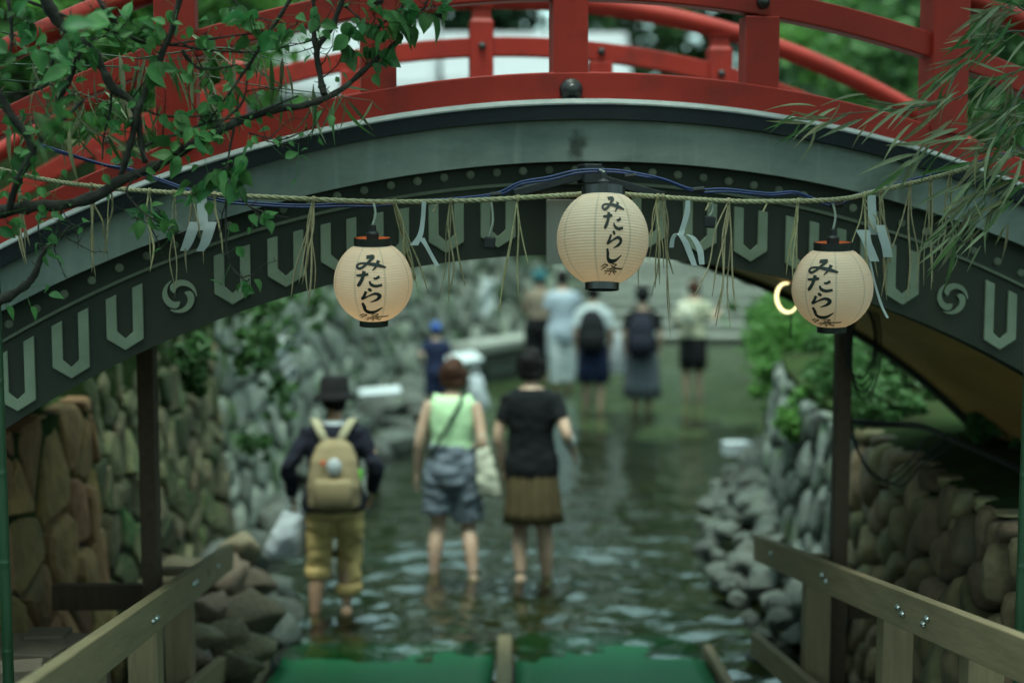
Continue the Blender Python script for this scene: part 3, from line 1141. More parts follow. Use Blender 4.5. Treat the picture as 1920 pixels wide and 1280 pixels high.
# ------------------------------------------------------------------ lanterns
STROKES = [  # brush strokes of the lettering, drawn in a 245-wide column; (x, y, width)
    [(445, 572, 16), (503, 568, 17), (470, 605, 13), (425, 645, 12), (388, 662, 13), (367, 645, 12), (388, 624, 10), (440, 620, 11), (530, 632, 17), (612, 655, 9)],
    [(550, 597, 17), (532, 640, 13), (500, 678, 5)],
    [(362, 718, 9), (410, 716, 14), (466, 706, 12)],
    [(430, 681, 18), (415, 740, 16), (388, 790, 17), (370, 806, 11)],
    [(508, 740, 8), (530, 742, 12), (560, 726, 13)],
    [(474, 764, 9), (490, 793, 14), (530, 806, 14), (582, 797, 12)],
    [(462, 826, 9), (476, 836, 15), (492, 848, 9)],
    [(446, 850, 13), (424, 895, 13), (412, 914, 13), (460, 893, 8), (520, 870, 13), (558, 888, 18), (538, 920, 13), (478, 946, 4)],
    [(410, 950, 12), (424, 985, 16), (432, 1018, 15), (466, 1038, 17), (520, 1030, 13), (582, 992, 4)],
    # last character: festival
    [(412, 1054, 7), (395, 1064, 9), (372, 1076, 5)], [(400, 1060, 7), (440, 1062, 9), (428, 1074, 8), (380, 1098, 5)],
    [(404, 1070, 6), (418, 1078, 6)], [(392, 1078, 6), (406, 1086, 6)],
    [(488, 1056, 7), (540, 1058, 9), (512, 1074, 8), (462, 1092, 5)], [(476, 1062, 6), (520, 1080, 10), (600, 1084, 11), (622, 1076, 5)],
    [(440, 1090, 7), (540, 1092, 9)], [(420, 1102, 7), (560, 1104, 9)], [(490, 1102, 9), (490, 1124, 9), (474, 1122, 5)],
    [(452, 1110, 7), (430, 1124, 6)], [(520, 1108, 6), (550, 1122, 8)],
]


def lantern(label, c, R, text_deg, tilt, hook, power, tsx=1.0, tsy=(565, 1124, 565, 1124), cord=0.1):
    """c: centre of the paper body"""
    base = Vector(c)
    lt = empty('paper_lantern', base, 0.0, label, 'lantern', 'paper festival lanterns')
    Q = Matrix.Rotation(tilt[0], 4, 'X') @ Matrix.Rotation(tilt[1], 4, 'Y')
    H2 = 0.95 * R
    rt, rb = 0.47, 0.36

    def rad(t):
        a = 1 - (rt if t > 0 else rb) ** 2
        return R * math.sqrt(1 - a * t * t)
    prof = []
    NR = 30
    for i in range(NR * 4 + 1):
        t = -1 + 2 * i / (NR * 4)
        ph = (i % 4)
        prof.append((rad(t) - (0.0, 0.0011, 0.0015, 0.0011)[ph] * R / 0.14, t * H2))
    mb = MB()
    mb.lathe(prof, 72)
    o = mb.build('paper_shade', M['lanternpaper'], lt, smooth=True, local=True)
    o.matrix_basis = Q @ Matrix.Rotation(R_(text_deg), 4, 'Z')
    ring = lambda r, z0, z1, th: [(r, z0), (r, z1), (r - th, z1), (r - th, z0), (r, z0)]
    mb = MB()
    mb.lathe(ring(R * 0.475, H2 - 0.004, H2 + R * 0.19, 0.004), 40)
    o2 = mb.build('top_ring', M['lacquer'], lt, local=True)
    o2.matrix_basis = Q
    mb = MB()
    mb.lathe([(R * 0.475 - 0.0045, H2), (R * 0.475 - 0.0045, H2 + R * 0.185)], 40)
    o3 = mb.build('ring_lining', M['ringinside'], lt, local=True)
    o3.matrix_basis = Q
    mb = MB()
    mb.lathe(ring(R * 0.365, -H2 - R * 0.145, -H2 + 0.004, 0.004), 40)
    mb.lathe([(0.0005, -H2 - R * 0.05), (R * 0.36, -H2 - R * 0.05)], 40)
    o4 = mb.build('bottom_ring', M['lacquer'], lt, local=True)
    o4.matrix_basis = Q
    # socket, cross bar and cord
    mb = MB()
    mb.lathe([(0.0, H2 + R * .02), (0.020, H2 + R * .02), (0.022, H2 + R * .30), (0.013, H2 + R * .36), (0.012, H2 + R * .5), (0.0, H2 + R * .52)], 18)
    mb.box((0, 0, H2 + R * 0.1), (R * 0.94, 0.012, 0.012))
    o5 = mb.build('lamp_socket', M['blackplastic'], lt, local=True, smooth=False)
    o5.matrix_basis = Q
    mb = MB()
    mb.ell((0, 0, H2 - 0.035), 0.022, 0.022, 0.035)
    o6 = mb.build('bulb', M['bulb'], lt, local=True, smooth=True)
    o6.matrix_basis = Q
    top = Q @ Vector((0, 0, H2 + R * 0.5))
    hk = Vector(hook) - base
    mid = (top + hk) / 2 + Vector((0.008, 0, 0))
    mb = MB()
    mb.tube([Vector(p) for p in crom([tuple(top), tuple(mid), tuple(hk)], 6)], 0.0042, 8)
    mb.build('hanging_cord', M['greycable'], lt, local=True, smooth=True)
    # lettering follows the paper
    mb = MB()
    y0, y1, n0, n1 = tsy
    for st in STROKES:
        pts = crom(st, 7)
        if len(st) == 2:
            pts = crom([st[0], tuple((a + b_) / 2 for a, b_ in zip(*st)), st[1]], 4)
        lo, hi = [], []
        for i, p in enumerate(pts):
            a, b_ = pts[max(0, i - 1)], pts[min(len(pts) - 1, i + 1)]
            dx, dy = b_[0] - a[0], b_[1] - a[1]
            l_ = math.hypot(dx, dy) or 1
            nx_, ny_ = -dy / l_, dx / l_
            w_ = p[2] * (0.92 if st[0][1] < 1050 else 0.5)
            for sgn, lst in ((1, lo), (-1, hi)):
                x = (p[0] + nx_ * w_ * sgn - 486) / 343 * tsx
                yy = p[1] + ny_ * w_ * sgn
                yy = n0 + (yy - y0) * (n1 - n0) / (y1 - y0)
                t = (820 - yy) / 325
                t = max(-0.985, min(0.97, t))
                r = rad(t) + 0.0014
                x = max(-0.9 * r, min(0.9 * r, x * R))
                lst.append((x, -math.sqrt(r * r - x * x), t * H2))
        mb.rings([[a, b_] for a, b_ in zip(lo, hi)], cap=False, closed=False)
    o7 = mb.build('lettering', M['ink'], lt, local=True)
    o7.matrix_basis = Q @ Matrix.Rotation(R_(text_deg), 4, 'Z')
    ld = bpy.data.lights.new('lantern_bulb_light', 'POINT')
    ld.energy = power
    ld.color = (1.0, 0.68, 0.36)
    ld.shadow_soft_size = 0.03
    lo_ = bpy.data.objects.new('lantern_bulb_light', ld)
    C.objects.link(lo_)
    lo_.parent = lt
    lo_.location = Q @ Vector((0, 0, -0.45 * R))
    return lt


lantern('round cream paper lantern hanging at the left of the arch', at(700, 530, 5.0), 0.1375, 2, (R_(4), 0), at(701, 382, 5.02), 0.15)
lantern('largest cream paper lantern, hanging in the middle under the small black roof', at(1130, 449, 4.98), 0.1595, 11, (R_(-9), R_(1)), at(1122, 318, 5.1), 0.115, 0.66, (565, 1124, 545, 1100))
lantern('round pale paper lantern hanging at the right in front of the timber post', at(1560.5, 540, 5.05), 0.1415, -28, (R_(3), R_(-1)), at(1562, 382, 5.06), 0.075)

# ------------------------------------------------------------------ straw rope, tassels, paper streamers, blue cable
DR = 5.06
rp = [(-70, 300), (80, 336), (200, 352), (330, 362), (465, 368), (700, 378), (880, 376), (1060, 366), (1130, 362), (1260, 371), (1400, 378), (1570, 374), (1650, 357), (1740, 336), (1850, 305), (1990, 262)]
rw = [tuple(at(x, y, DR)) for x, y in rp]
cl = crom(rw, 30)
ROPE = empty('straw_rope', at(-70, 300, DR), 0, 'twisted straw rope strung across the front of the bridge', 'rope')
for k in range(3):
    mb = MB()
    pts = []
    for i, p in enumerate(cl):
        a = i * 0.95 + k * 2 * math.pi / 3
        wob = 0.001 * noise.noise(Vector((i * 0.4, k, 0)))
        pts.append(Vector(p) + Vector((0, math.cos(a), math.sin(a))) * (0.0045 + wob))
    mb.tube(pts, 0.0052, 6)
    mb.build('rope_strand', M['rope'], ROPE, smooth=True)


def rope_at(px):
    best = min(cl, key=lambda p: abs((p[0] / p[1] * F_PX + 960) - px))
    return Vector(best)


rg = random.Random(31)
# (px, strands, tip y, spread px, lean px, depth offset)
for (px, nst, ty, spread, lean) in ((40, 4, 500, 14, 6), (178, 4, 545, 12, 2), (214, 2, 505, 6, -14), (284, 2, 545, 6, 2), (327, 2, 570, 5, 0), (362, 3, 520, 22, 14), (408, 2, 500, 8, 6), (586, 7, 590, 26, 4),
                                    (738, 6, 560, 16, 44), (846, 4, 590, 22, 4), (968, 4, 610, 26, -10), (1232, 6, 560, 22, -6), (1240, 4, 640, 16, 2), (1362, 6, 620, 28, -8), (1492, 5, 540, 18, -6),
                                    (1616, 6, 560, 22, 4), (1645, 3, 590, 10, 18), (1700, 3, 580, 30, -20), (1738, 4, 545, 26, 8), (1775, 3, 500, 14, -6)):
    r0 = rope_at(px)
    mb = MB()
    for k in range(nst):
        e = rg.gauss(0, 0.5)
        y1 = ty - abs(rg.gauss(0, 0.22)) * (ty - 370)
        sag = rg.uniform(-1, 1) * 5
        p0 = r0 + Vector((rg.uniform(-.004, .004), -0.006, -0.002))
        p3 = at(px + lean + e * spread * 1.5, y1, DR - 0.02 + rg.uniform(-.04, .03))
        p1 = p0.lerp(p3, 0.3) + Vector((sag * 0.0018, 0, 0))
        p2 = p0.lerp(p3, 0.68) + Vector((-sag * 0.0018 + rg.uniform(-.012, .012), rg.uniform(-.01, .01), 0))
        w = rg.uniform(0.0019, 0.0038)
        mb.tube([Vector(p) for p in crom([tuple(p0), tuple(p1), tuple(p2), tuple(p3)], 5)], [w] * 13 + [w * .8, w * .6, w * .35], 5)
    mb.tube([r0 + Vector((0, -0.012, -0.012)), r0 + Vector((0.002, -0.012, 0.012))], 0.0055, 6)
    mb.build('straw_tassel', M['straw'], ROPE, smooth=True)
# cut straw stubs on the rope
for px in (820, 1150, 1330, 1440):
    r0 = rope_at(px)
    mb = MB()
    mb.tube([r0, r0 + Vector((-0.018, -.01, -0.035))], 0.0035, 5)
    mb.build('straw_tassel', M['straw'], ROPE)


def ribbon(mb, cen, width, th=0.0012, normal=None):
    """a folded paper strip along points cen, width along the given half-vectors"""
    cs = [Vector(c) for c, _ in cen]
    hw = [Vector(h) for _, h in cen]
    rs = []
    for i, c in enumerate(cs):
        t = (cs[min(i + 1, len(cs) - 1)] - cs[max(i - 1, 0)])
        n_ = t.cross(hw[i]).normalized() * th
        rs.append([c - hw[i] - n_, c + hw[i] - n_, c + hw[i] + n_, c - hw[i] + n_])
    mb.rings(rs)


P5 = 5.05 / F_PX            # metres per pixel at the rope


def streamer(label, px, strips):
    o = MB()
    for st in strips:
        pts = [(p[0], p[1], p[2], p[3]) for p in st]     # px, py, half width px, depth offset
        pts = crom(pts, 5)
        ribbon(o, [(at(x, y, DR - 0.02 + dz), (w * P5, 0.15 * w * P5, 0)) for x, y, w, dz in pts], 0)
    ob = o.build('paper_streamer', M['paperwhite'], smooth=False)
    return tag(ob, label, 'paper streamer', 'white paper streamers on the rope')


streamer('white zigzag paper streamer on the rope under the plum branch', 380,
         [[(377, 360, 9, 0), (379, 390, 9, 0), (380, 418, 10, -.004), (386, 432, 11, -.005)],
          [(366, 416, 10, -.010), (360, 434, 10, -.014), (352, 456, 9, -.012), (345, 470, 7, -.008)],
          [(396, 416, 10, -.010), (391, 434, 10, -.014), (384, 456, 9, -.012), (375, 471, 7, -.008)]])
streamer('curled white paper streamer between the left and middle lanterns', 790,
         [[(795, 378, 4, 0), (793, 410, 4, 0), (788, 440, 5, -.004), (776, 460, 8, -.008)], [(790, 446, 6, -.004), (800, 462, 4, -.004), (812, 484, 4, 0), (820, 498, 4, 0)]])
streamer('white paper streamer folded into a hook right of the middle lantern', 1290,
         [[(1290, 376, 4, 0), (1288, 400, 5, 0), (1280, 428, 5, 0), (1276, 440, 6, -.004)], [(1259, 464, 4, -.006), (1262, 446, 4, -.010), (1272, 438, 5, -.014), (1284, 452, 6, -.014), (1294, 476, 6, -.010), (1302, 498, 5, -.008)],
          [(1288, 440, 3, .004), (1300, 446, 5, .004), (1312, 468, 6, .004), (1316, 496, 5, .004)]])
streamer('white paper streamer with two hanging strips beside the right lantern', 1640,
         [[(1634, 366, 8, 0), (1635, 395, 8, 0), (1636, 425, 8, 0), (1640, 440, 8, .004)], [(1618, 431, 14, -.004), (1624, 450, 9, -.010), (1632, 470, 9, -.010), (1640, 490, 9, -.008)],
          [(1650, 422, 9, -.006), (1656, 444, 9, -.010), (1662, 464, 9, -.010), (1665, 482, 9, -.008)], [(1631, 490, 2, .0), (1640, 530, 2, .0), (1652, 570, 2.5, .0), (1664, 596, 2.5, .0)]])

CAB = empty('blue_cable', at(190, 308, 5.12), 0, 'blue electric cable looped along the straw rope', 'cable')
bc = [(60, 268), (190, 308), (245, 318), (300, 338), (400, 372), (470, 381), (560, 386), (640, 384), (700, 384), (760, 379), (850, 374), (930, 364), (975, 343), (1030, 334), (1085, 322), (1150, 320), (1200, 328), (1245, 337), (1300, 357),
      (1360, 356), (1440, 364), (1490, 362), (1530, 376), (1562, 383), (1600, 369), (1660, 352), (1740, 331), (1850, 300), (1990, 258)]
for k in range(2):
    mb = MB()
    pts = [at(x + 3 * k, y + (3 if k else -2) + 2.5 * noise.noise(Vector((x * .03, k * 5, 1))), DR + 0.03 + 0.012 * k) for x, y in bc]
    mb.tube([Vector(p) for p in crom([tuple(p) for p in pts], 6)], 0.0042, 7)
    mb.build('cable_strand', M['bluecable'], CAB, smooth=True)
for (px, y0, y1, s_) in ((918, 372, 455, 11), (1330, 372, 416, 11)):
    mb = MB()
    p = at(px, y1, DR)
    mb.box(p, (0.04, 0.03, 0.042), Matrix.Rotation(R_(5), 3, 'Y'))
    so = mb.build('spare_socket', M['blackplastic'], CAB, bevel=0.006)
    mb = MB()
    mb.tube([Vector(q_) for q_ in crom([tuple(at(px + 2, y0, DR + .03)), tuple(at(px + 6, (y0 + y1) / 2, DR)), tuple(at(px - 2, y1 - 8, DR))], 5)], 0.0045, 7)
    mb.build('socket_lead', M['greycable'], so, smooth=True)
for px, py in ((1568, 386), (1182, 331), (930, 366), (1310, 357)):
    mb = MB()
    p = at(px, py, DR + 0.03)
    mb.tube([p + Vector((-.02, 0, 0)), p + Vector((.02, 0, .004))], 0.010, 8)
    mb.build('cable_tape', M['blackplastic'], CAB, smooth=False)
#@@BRIDGE_END

# ------------------------------------------------------------------ plum tree branch, upper left
def leaf_mesh(name, L_, W, droop, fold, mt, seg=6, tip=1.6, jag=0.0):
    rg_ = random.Random(int(L_ * 1e4) + seg)
    mb_ = MB()
    rs = []
    for i in range(seg + 1):
        t = i / seg
        w = W * (math.sin(math.pi * min(1, t ** 0.75)) ** 0.9 if t < 1 else 0) * (1 if t < .6 else (1 - ((t - .6) / .4) ** 2 * 0.45))
        w = max(w, 0.0006) * (1 + rg_.uniform(-jag, jag))
        y_ = L_ * t
        z_ = -droop * t * t
        rs.append([(-w, y_, z_ + fold * w), (-w * .5, y_, z_ + fold * w * .35), (0, y_, z_), (w * .5, y_, z_ + fold * w * .35), (w, y_, z_ + fold * w)])
    mb_.rings(rs, cap=False, closed=False)
    me = mb_.mesh(name, smooth=True, fix=False)
    me.materials.append(mt)
    return me


PLUM = empty('plum_tree', (-3.0, 4.6, 1.4), 0, 'bare twisted plum branch with green leaves reaching in from the upper left', 'tree')
DPL = 4.7
branches = [  # (points as px,py,depth ; start radius px, end radius px)
    ([(-120, 420, 4.6), (0, 396, 4.62), (60, 388, 4.62), (150, 375, 4.65), (250, 330, 4.68), (330, 288, 4.7), (440, 230, 4.72), (515, 205, 4.74), (575, 196, 4.74), (640, 168, 4.75), (690, 125, 4.76), (742, 80, 4.78)], 15, 5),
    ([(606, 178, 4.74), (600, 150, 4.75), (594, 95, 4.76), (622, 52, 4.77), (640, 5, 4.78), (650, -40, 4.78)], 8, 5),
    ([(594, 98, 4.76), (588, 60, 4.77), (592, 30, 4.78), (580, -30, 4.78)], 6, 4),
    ([(228, 330, 4.68), (246, 265, 4.66), (256, 215, 4.65), (285, 150, 4.64), (308, 90, 4.63), (322, 55, 4.62), (340, -20, 4.6)], 7, 6),
    ([(272, 305, 4.68), (262, 245, 4.67), (250, 195, 4.66), (214, 168, 4.65), (192, 130, 4.64), (165, 88, 4.63), (140, 70, 4.62), (95, 20, 4.6), (70, -40, 4.6)], 6, 14),
    ([(-20, 150, 4.5), (20, 210, 4.5), (62, 278, 4.52), (38, 330, 4.54), (12, 400, 4.6)], 9, 8),
    ([(62, 278, 4.52), (95, 245, 4.5), (128, 215, 4.5), (155, 188, 4.5)], 6, 3.5),
    ([(140, 180, 4.7), (110, 190, 4.7), (130, 150, 4.7), (150, 95, 4.7)], 9, 6),
    ([(-30, 575, 4.7), (35, 545, 4.7), (60, 520, 4.7), (85, 470, 4.7), (132, 425, 4.7)], 13, 3),
    ([(30, -5, 4.6), (90, 18, 4.6), (150, 40, 4.6), (240, 68, 4.62), (300, 84, 4.63), (360, 78, 4.64), (420, 70, 4.65), (505, 58, 4.66)], 3, 1.5),
    ([(178, -10, 4.6), (205, 30, 4.6), (235, 58, 4.62), (262, 78, 4.63), (330, 86, 4.64), (400, 95, 4.66), (470, 98, 4.66), (520, 92, 4.67), (580, 78, 4.68)], 3.5, 1.2),
    ([(550, -10, 4.66), (520, 40, 4.66), (498, 70, 4.66), (472, 115, 4.67), (440, 160, 4.68), (415, 195, 4.68), (390, 230, 4.69)], 4.5, 2),
    ([(340, 95, 4.64), (355, 115, 4.66), (375, 128, 4.67), (410, 128, 4.67), (445, 122, 4.68)], 4, 1.5),
    ([(100, 90, 4.6), (92, 150, 4.6), (60, 170, 4.6), (10, 175, 4.6)], 3, 1.5),
    ([(210, 172, 4.66), (205, 215, 4.67), (195, 250, 4.68), (192, 300, 4.68)], 2.5, 1.5),
    ([(268, 275, 4.68), (300, 260, 4.69), (340, 250, 4.7), (395, 228, 4.7), (470, 215, 4.71), (560, 180, 4.72)], 3.2, 1.5),
    ([(270, 205, 4.66), (295, 215, 4.67), (340, 220, 4.68), (400, 216, 4.69)], 2.4, 1.2),
    ([(390, 250, 4.7), (420, 225, 4.7), (455, 190, 4.7), (470, 120, 4.7), (500, 60, 4.7)], 2.4, 1.4),
    ([(466, 250, 4.72), (520, 262, 4.72), (560, 250, 4.72), (590, 236, 4.72)], 1.8, .8),
    ([(490, 262, 4.72), (530, 270, 4.72), (572, 268, 4.72)], 1.5, .8),
    ([(440, 235, 4.72), (428, 300, 4.7), (425, 360, 4.68), (424, 440, 4.66), (432, 495, 4.66), (462, 530, 4.66)], 2.2, 1.4),
    ([(300, 300, 4.7), (240, 350, 4.66), (255, 385, 4.66), (300, 420, 4.66), (330, 440, 4.66)], 2.2, 1.2),
    ([(430, 320, 4.68), (455, 372, 4.68), (480, 398, 4.68), (510, 425, 4.68)], 2.2, 1.5),
    ([(710, 110, 4.77), (708, 60, 4.78), (735, 32, 4.79), (790, 20, 4.8), (800, 2, 4.8)], 3, 1.5),
    ([(742, 30, 4.79), (756, 10, 4.8), (770, -20, 4.8)], 3, 2.5),
    ([(80, 395, 4.62), (72, 430, 4.62), (85, 470, 4.62)], 2, 1),
    ([(120, 380, 4.62), (110, 420, 4.64), (115, 450, 4.64)], 2, 1),
    ([(640, 5, 4.78), (690, 45, 4.78), (730, 52, 4.78)], 2.4, 1.2),
    ([(15, 0, 4.55), (22, 60, 4.55), (20, 100, 4.55)], 4, 2),
    ([(430, -10, 4.7), (455, 20, 4.7), (470, 30, 4.7), (540, 45, 4.7)], 2, 1),
]
BR_PTS = []
rg = random.Random(41)
for bi, (pts, r0, r1) in enumerate(branches):
    q = crom([tuple(at(*p)) for p in pts], 7)
    n = len(q)
    mb = MB()
    pp, rr = [], []
    for i, p in enumerate(q):
        t = i / (n - 1)
        r = (r0 + (r1 - r0) * t) * DPL / F_PX * (.82 if r0 > 4 else 1)
        v = Vector(p)
        v += Vector((noise.noise(v * 9), noise.noise(v * 9 + Vector((5, 0, 0))), noise.noise(v * 9 + Vector((0, 7, 0))))) * r * 0.7
        pp.append(v)
        rr.append(r * (1 + 0.35 * noise.noise(v * 31) + (0.25 if i % 9 == 4 else 0)))
        BR_PTS.append(v)
    mb.tube(pp, rr, 10 if r0 > 5 else 7)
    # short spurs
    for k in range(int(n / 2.5)):
        i = rg.randrange(1, n - 1)
        dv = Vector((rg.uniform(-1, 1), rg.uniform(-.5, .5), rg.uniform(-.3, 1))).normalized()
        l_ = rg.uniform(0.008, 0.04)
        mb.tube([pp[i], pp[i] + dv * l_ * .6, pp[i] + dv * l_ + Vector((0, 0, .004))], [0.0022, 0.0016, 0.0008], 5)
    mb.build('limb' if r0 >= 9 else 'branch', M['bark'], PLUM, smooth=True)

for k in range(34):                      # fine bare twigs off the limbs
    p0 = rg.choice(BR_PTS)
    mb = MB()
    dv = Vector((rg.uniform(-1, 1), rg.uniform(-.3, .3), rg.uniform(-.6, .9))).normalized()
    pts = [p0]
    for j in range(6):
        dv = (dv + Vector((rg.gauss(0, .25), rg.gauss(0, .1), rg.gauss(0, .25)))).normalized()
        pts.append(pts[-1] + dv * rg.uniform(.02, .045))
    mb.tube(pts, [.0026 - .0003 * j for j in range(7)], 5)
    for j in (2, 3, 4, 5):
        e_ = pts[j] + Vector((rg.uniform(-.02, .02), 0, rg.uniform(-.01, .025)))
        mb.tube([pts[j], e_], [.0014, .0007], 4)
    mb.build('twig', M['bark'], PLUM, smooth=True)
LEAF = [leaf_mesh('leaf', 0.082, 0.027, 0.02, 0.45, M['leaf'], 7, jag=.05), leaf_mesh('leaf', 0.092, 0.029, 0.035, 0.3, M['leaf'], 7, jag=.05),
        leaf_mesh('leaf', 0.066, 0.024, 0.012, 0.6, M['leaf'], 7, jag=.06), leaf_mesh('leaf', 0.075, 0.029, 0.04, 0.2, M['leaf'], 7, jag=.05)]
# clusters: px, py, depth, spread px, count, scale, pointing (deg in the picture plane: 0 right, -90 down)
clusters = [(440, 305, 4.62, 34, 9, 1.0, -80), (405, 320, 4.62, 30, 6, 1.0, -110), (340, 275, 4.64, 38, 7, 1.0, 200), (370, 265, 4.64, 25, 4, 1.0, -10), (445, 340, 4.6, 20, 5, 1.0, -85), (300, 395, 4.66, 36, 8, .8, -40), (365, 365, 4.66, 40, 8, .7, -120), (255, 415, 4.66, 22, 5, .8, -150),
            (500, 412, 4.68, 18, 4, .85, 10), (465, 527, 4.66, 16, 5, .75, -60), (325, 425, 4.66, 14, 4, .6, -30), (665, 55, 4.72, 34, 9, 1.0, -100), (700, 25, 4.72, 40, 10, 1.05, -60), (760, 30, 4.74, 40, 11, 1.1, -50), (735, 45, 4.72, 30, 8, 1.05, -80), (815, 15, 4.76, 34, 7, 1.1, -20), (660, 95, 4.74, 26, 5, .9, -120), (720, 115, 4.74, 30, 5, 1.1, -10),
            (530, 65, 4.64, 26, 6, 1.1, -100), (475, 45, 4.62, 30, 7, 1.0, -150), (440, 20, 4.66, 30, 5, .9, -60), (590, 30, 4.7, 36, 6, .8, -60), (270, 50, 4.6, 36, 7, .8, -40), (300, 65, 4.6, 28, 4, .9, 90), (285, 125, 4.62, 26, 6, .95, -30), (215, 65, 4.58, 28, 6, .8, 60), (190, 30, 4.6, 26, 5, .9, 10),
            (150, 80, 4.55, 30, 5, .9, 170), (60, 50, 4.55, 34, 7, 1.0, -140), (35, 110, 4.5, 30, 6, 1.0, -160), (85, 105, 4.5, 28, 5, 1.0, -20), (110, 60, 4.5, 24, 4, .9, -50), (30, 30, 4.5, 26, 5, .9, 30), (120, 150, 4.4, 30, 4, 1.0, -150), (75, 235, 3.5, 40, 4, .95, 0), (110, 205, 3.5, 44, 4, 1.0, -10), (130, 60, 3.7, 34, 3, .9, 0), (25, 290, 4.55, 18, 4, .9, 0), (15, 320, 4.55, 16, 4, .9, -100),
            (15, 420, 4.62, 18, 5, .7, 0), (240, 225, 4.64, 20, 3, .8, 180), (225, 245, 4.64, 14, 2, .8, 200), (340, 215, 4.66, 22, 4, .9, 0), (390, 60, 4.66, 30, 4, .8, -90), (330, 35, 4.66, 28, 3, .8, -90), (180, 100, 4.6, 20, 4, .8, -100), (240, 35, 4.64, 24, 4, .8, 100), (20, 215, 4.5, 26, 3, 1, -70), (395, 175, 4.72, 18, 2, .8, -90), (700, 85, 4.75, 20, 4, .9, -160)]
rg = random.Random(43)
for (px, py, D, sp, cnt, scl, ang) in clusters:
    cpos = at(px, py, D)
    if D > 4.2:
        near = min(BR_PTS, key=lambda b_: (b_ - cpos).length)
    else:
        near = cpos + Vector((-0.45, 0.1, 0.1))
    mb = MB()
    midp = near.lerp(cpos, 0.5) + Vector((rg.uniform(-.012, .012), 0, rg.uniform(0, .015)))
    tw = [Vector(p) for p in crom([tuple(near), tuple(midp), tuple(cpos)], 5)]
    mb.tube(tw, [0.0022 - 0.0012 * i / (len(tw) - 1) for i in range(len(tw))], 5)
    for k in range(cnt):
        a = R_(ang + rg.uniform(-75, 75))
        dirv = Vector((math.cos(a), rg.uniform(-.5, .5), math.sin(a) - rg.uniform(0, .35))).normalized()
        root = cpos + Vector((rg.uniform(-.6, .6) * sp, 0, rg.uniform(-.6, .6) * sp)) * (D / F_PX) + Vector((0, rg.uniform(-.05, .05), 0))
        att = tw[-1 - rg.randrange(0, 4)]
        mb.tube([att, (att + root) / 2 + Vector((0, 0, .004)), root], 0.0009, 4)
        up = Vector((rg.uniform(-.7, .7), rg.uniform(-1, .2), rg.uniform(.1, 1.0))).normalized()
        xa = dirv.cross(up).normalized()
        up = xa.cross(dirv).normalized()
        Mx = Matrix((xa, dirv, up)).transposed().to_4x4()
        Mx.translation = root
        sc_ = scl * rg.uniform(.55, 1.0)
        put('leaf', rg.choice(LEAF), None, PLUM, matrix=Mx @ Matrix.Scale(sc_, 4))
    mb.build('twig', M['bark'], PLUM, smooth=True)

mb = MB()
rg = random.Random(47)
for k in range(420):
    bp0 = rg.choice(BR_PTS)
    pxl = bp0.x / bp0.y * F_PX + 960
    if pxl > 760 or rg.random() < .2:
        continue
    root = bp0 + Vector((rg.gauss(0, .05), rg.gauss(0, .06), rg.gauss(0, .05)))
    dirv = Vector((rg.uniform(-1, 1), rg.uniform(-.5, .5), rg.uniform(-1.2, .4))).normalized()
    up = Vector((rg.uniform(-.7, .7), rg.uniform(-1, .2), rg.uniform(.1, 1.0))).normalized()
    xa = dirv.cross(up).normalized()
    up = xa.cross(dirv).normalized()
    Mx = Matrix((xa, dirv, up)).transposed().to_4x4()
    Mx.translation = root
    Mx = Mx @ Matrix.Scale(rg.uniform(.3, .62), 4)
    me = rg.choice(LEAF)
    mb.add([Mx @ v.co for v in me.vertices], [list(f.vertices) for f in me.polygons])
    mb.tube([bp0, root], .0008, 4)
tag(mb.build('small_leaves', M['leaf'], PLUM, smooth=True, fix=False), kind='stuff')

# ------------------------------------------------------------------ bamboo poles with drying leaves
BLEAF = {}
for key in ('bambooleaf', 'bambooleafgreen', 'bamboodry'):
    BLEAF[key] = [leaf_mesh('bamboo_leaf', 0.15, 0.0056, 0.04, 0.8, M[key], 6), leaf_mesh('bamboo_leaf', 0.115, 0.0042, 0.02, 1.0, M[key], 6), leaf_mesh('bamboo_leaf', 0.17, 0.0075, 0.06, 0.6, M[key], 6)]


def culm(parent, X, Y, z0, z1, r):
    mb_ = MB()
    z = z0
    prof = []
    while z < z1:
        prof += [(r, z + .004), (r, z + 0.28), (r * 1.0, z + .30), (r * 1.1, z + .306), (r * .97, z + .312)]
        z += 0.316
    mb_.lathe(prof, 16, (X, Y, 0), cap=True)
    mb_.build('culm', M['culm'], parent, smooth=True)


